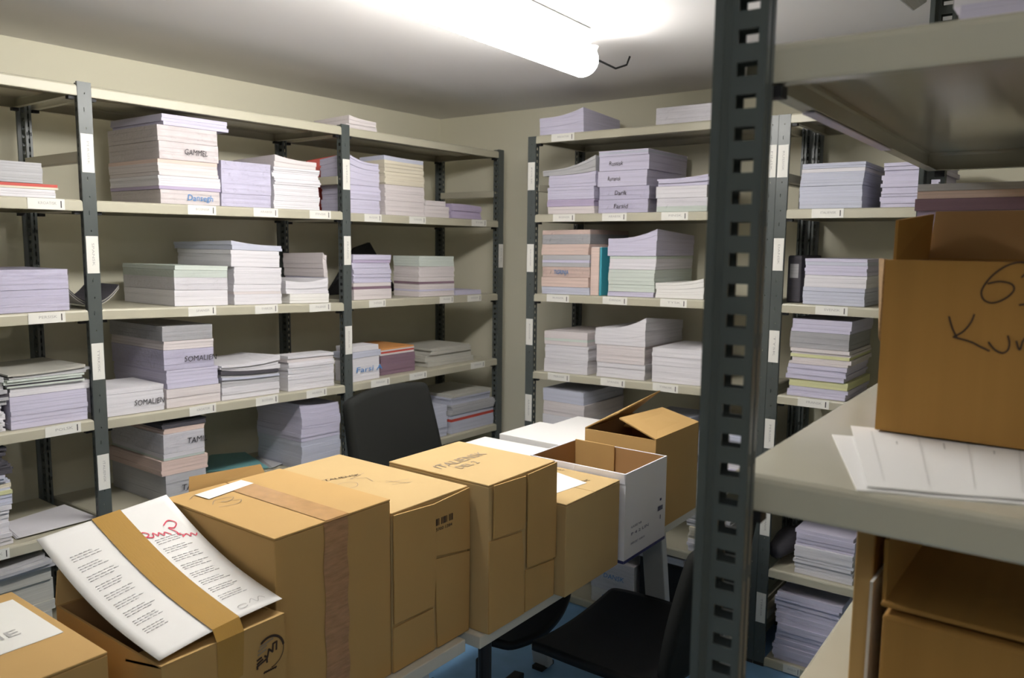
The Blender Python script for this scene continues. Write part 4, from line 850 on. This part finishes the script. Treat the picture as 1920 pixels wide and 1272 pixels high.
# sheets under the box
z = ZC[2]+.0012
qa = [at(1607, 920, z=z), at(1960, 951, z=z), at(1960, 850, z=z), at(1560, 816, z=z)]
def sheetstack(label, q, dz, cols, lines=False):
    mb = MB(); n = [Vector(p) for p in q]; N = 10
    vs = [((n[0]*(1-i/N)+n[1]*i/N)*(1-j/N)+(n[3]*(1-i/N)+n[2]*i/N)*j/N)+Vector((0, 0, dz+.0003*math.sin(i))) for j in range(N+1) for i in range(N+1)]
    mb.add(vs, [(j*(N+1)+i, j*(N+1)+i+1, (j+1)*(N+1)+i+1, (j+1)*(N+1)+i) for j in range(N) for i in range(N)])
    if lines:
        P = lambda a, b: ((n[0]*(1-a)+n[1]*a)*(1-b)+(n[3]*(1-a)+n[2]*a)*b)+Vector((0, 0, dz+.0011))
        pm = MB()
        for a in (.10, .34, .58, .82):
            for e in (0, .006): pm.quad(P(a+e, .08), P(a+e+.0015, .08), P(a+e+.0015, .92), P(a+e, .92))
        for a, w_ in ((.22, .010), (.46, .020), (.70, .012)): pm.quad(P(a, .70), P(a+.008, .70), P(a+.008, .70+w_*6), P(a, .70+w_*6))
    o = mb.build('paper_sheet', M['bright'], solid=.0012)
    if lines: pm.build('printed_lines', mat('ruled_print', (.50, .49, .47), .8), o)
    o = o; tag(o, label, 'paper', 'sheets under the marked box'); return o
sheetstack('lower white sheets sticking out left under the marked box', qa, .0, None)
qb = [at(1625, 918, z=z), at(1985, 948, z=z), at(1985, 845, z=z), at(1595, 803, z=z)]
sheetstack('white sheets with ruled columns under the marked box', qb, .0022, None, True)
# pile with pink sheets behind it
o = free_bundle(-.250, 1.36, ZC[2]+.001, 0, .30, .24, .30, 'lilac', 'pink edged paper pile behind the marked box', n=24, jit=.003, group='paper bundles on the near unit', stripes={23: 'grey', 22: 'pink', 21: 'plum', 20: 'violet'})
# upper shelf stack
free_bundle(-.128, .79, ZC[1]+.001, 0, .32, .21, .09, 'lilac', 'lilac paper bundle on the upper shelf of the near unit', n=6, jit=.006, group='paper bundles on the near unit', stripes={2: 'white'})
# sheet hanging off the topmost shelf
mb = MB(); hx = -.302; P = [at(1672, -12, x=hx), at(1711, 20, x=hx), at(1735, 4, x=hx), at(1735, -14, x=hx)]; zt_ = ZC[0]+.002
P = [Vector((hx, P[0].y, zt_)), P[0], P[1], P[2], Vector((hx, P[3].y+.01, zt_))]
q_ = [Vector((hx+.09, P[0].y, zt_)), Vector((hx+.09, P[4].y, zt_))]; n_ = len(P); P2 = [p+Vector((.002, 0, 0)) for p in P]
mb.add(P+P2, [tuple(range(n_))[::-1], tuple(range(n_, 2*n_))]+[(i, (i+1) % n_, n_+(i+1) % n_, n_+i) for i in range(n_)])
mb.add([P[0], P[4], q_[1], q_[0]]+[p+Vector((0, 0, .002)) for p in (P[0], P[4], q_[1], q_[0])], [(3, 2, 1, 0), (4, 5, 6, 7), (0, 1, 5, 4), (1, 2, 6, 5), (2, 3, 7, 6), (3, 0, 4, 7)])
o = mb.build('paper_sheet', M['grey']); tag(o, 'grey sheet corner hanging from the topmost near shelf', 'paper')
# lower shelf: box with lid, folded carton and sheet
lz0 = ZC[3]+.001; ly = .80; l0 = at(1655, 1140, y=ly); lx0 = l0.x; lz1 = l0.z
rL = empty('cardboard_box', (lx0+.16, ly+.15, lz0)); tag(rL, 'closed cardboard box on the lower near shelf in shadow', 'box', 'cardboard boxes on the near unit')
mb = MB(); mb.box(lx0, lx0+.32, ly, ly+.30, lz0, lz1-.006); mb.build('body', M['card_k'], rL, bevel=.004)
mb = MB(); mb.box(lx0-.003, lx0+.32, ly+.004, ly+.305, lz1-.001, lz1+.004); mb.build('flap', M['card_k'], rL, bevel=.002)
mb = MB(); mb.slab((lx0-.003, ly+.01, lz1+.004), (lx0-.003, ly+.3, lz1+.004), (lx0-.008, ly+.3, lz1+.085), (lx0-.006, ly+.02, lz1+.06), (1, 0, 0), .0035); mb.build('flap', M['card_k'], rL)
c0 = at(1600, 1100, y=.86); c1 = at(1636, 1100, y=.86)
mb = MB(); mb.box(c0.x, c1.x, .86, 1.18, lz0, ZC[2]-.036); o = mb.build('folded_carton', M['card'], bevel=.002); tag(o, 'folded brown carton standing left of the shadowed box', 'carton')
mb = MB(); mb.box(c1.x+.0015, c1.x+.0045, .84, 1.05, lz0, lz0+.19); o = mb.build('paper_sheet', M['bright']); tag(o, 'white sheets standing between folded carton and shadowed box', 'paper')
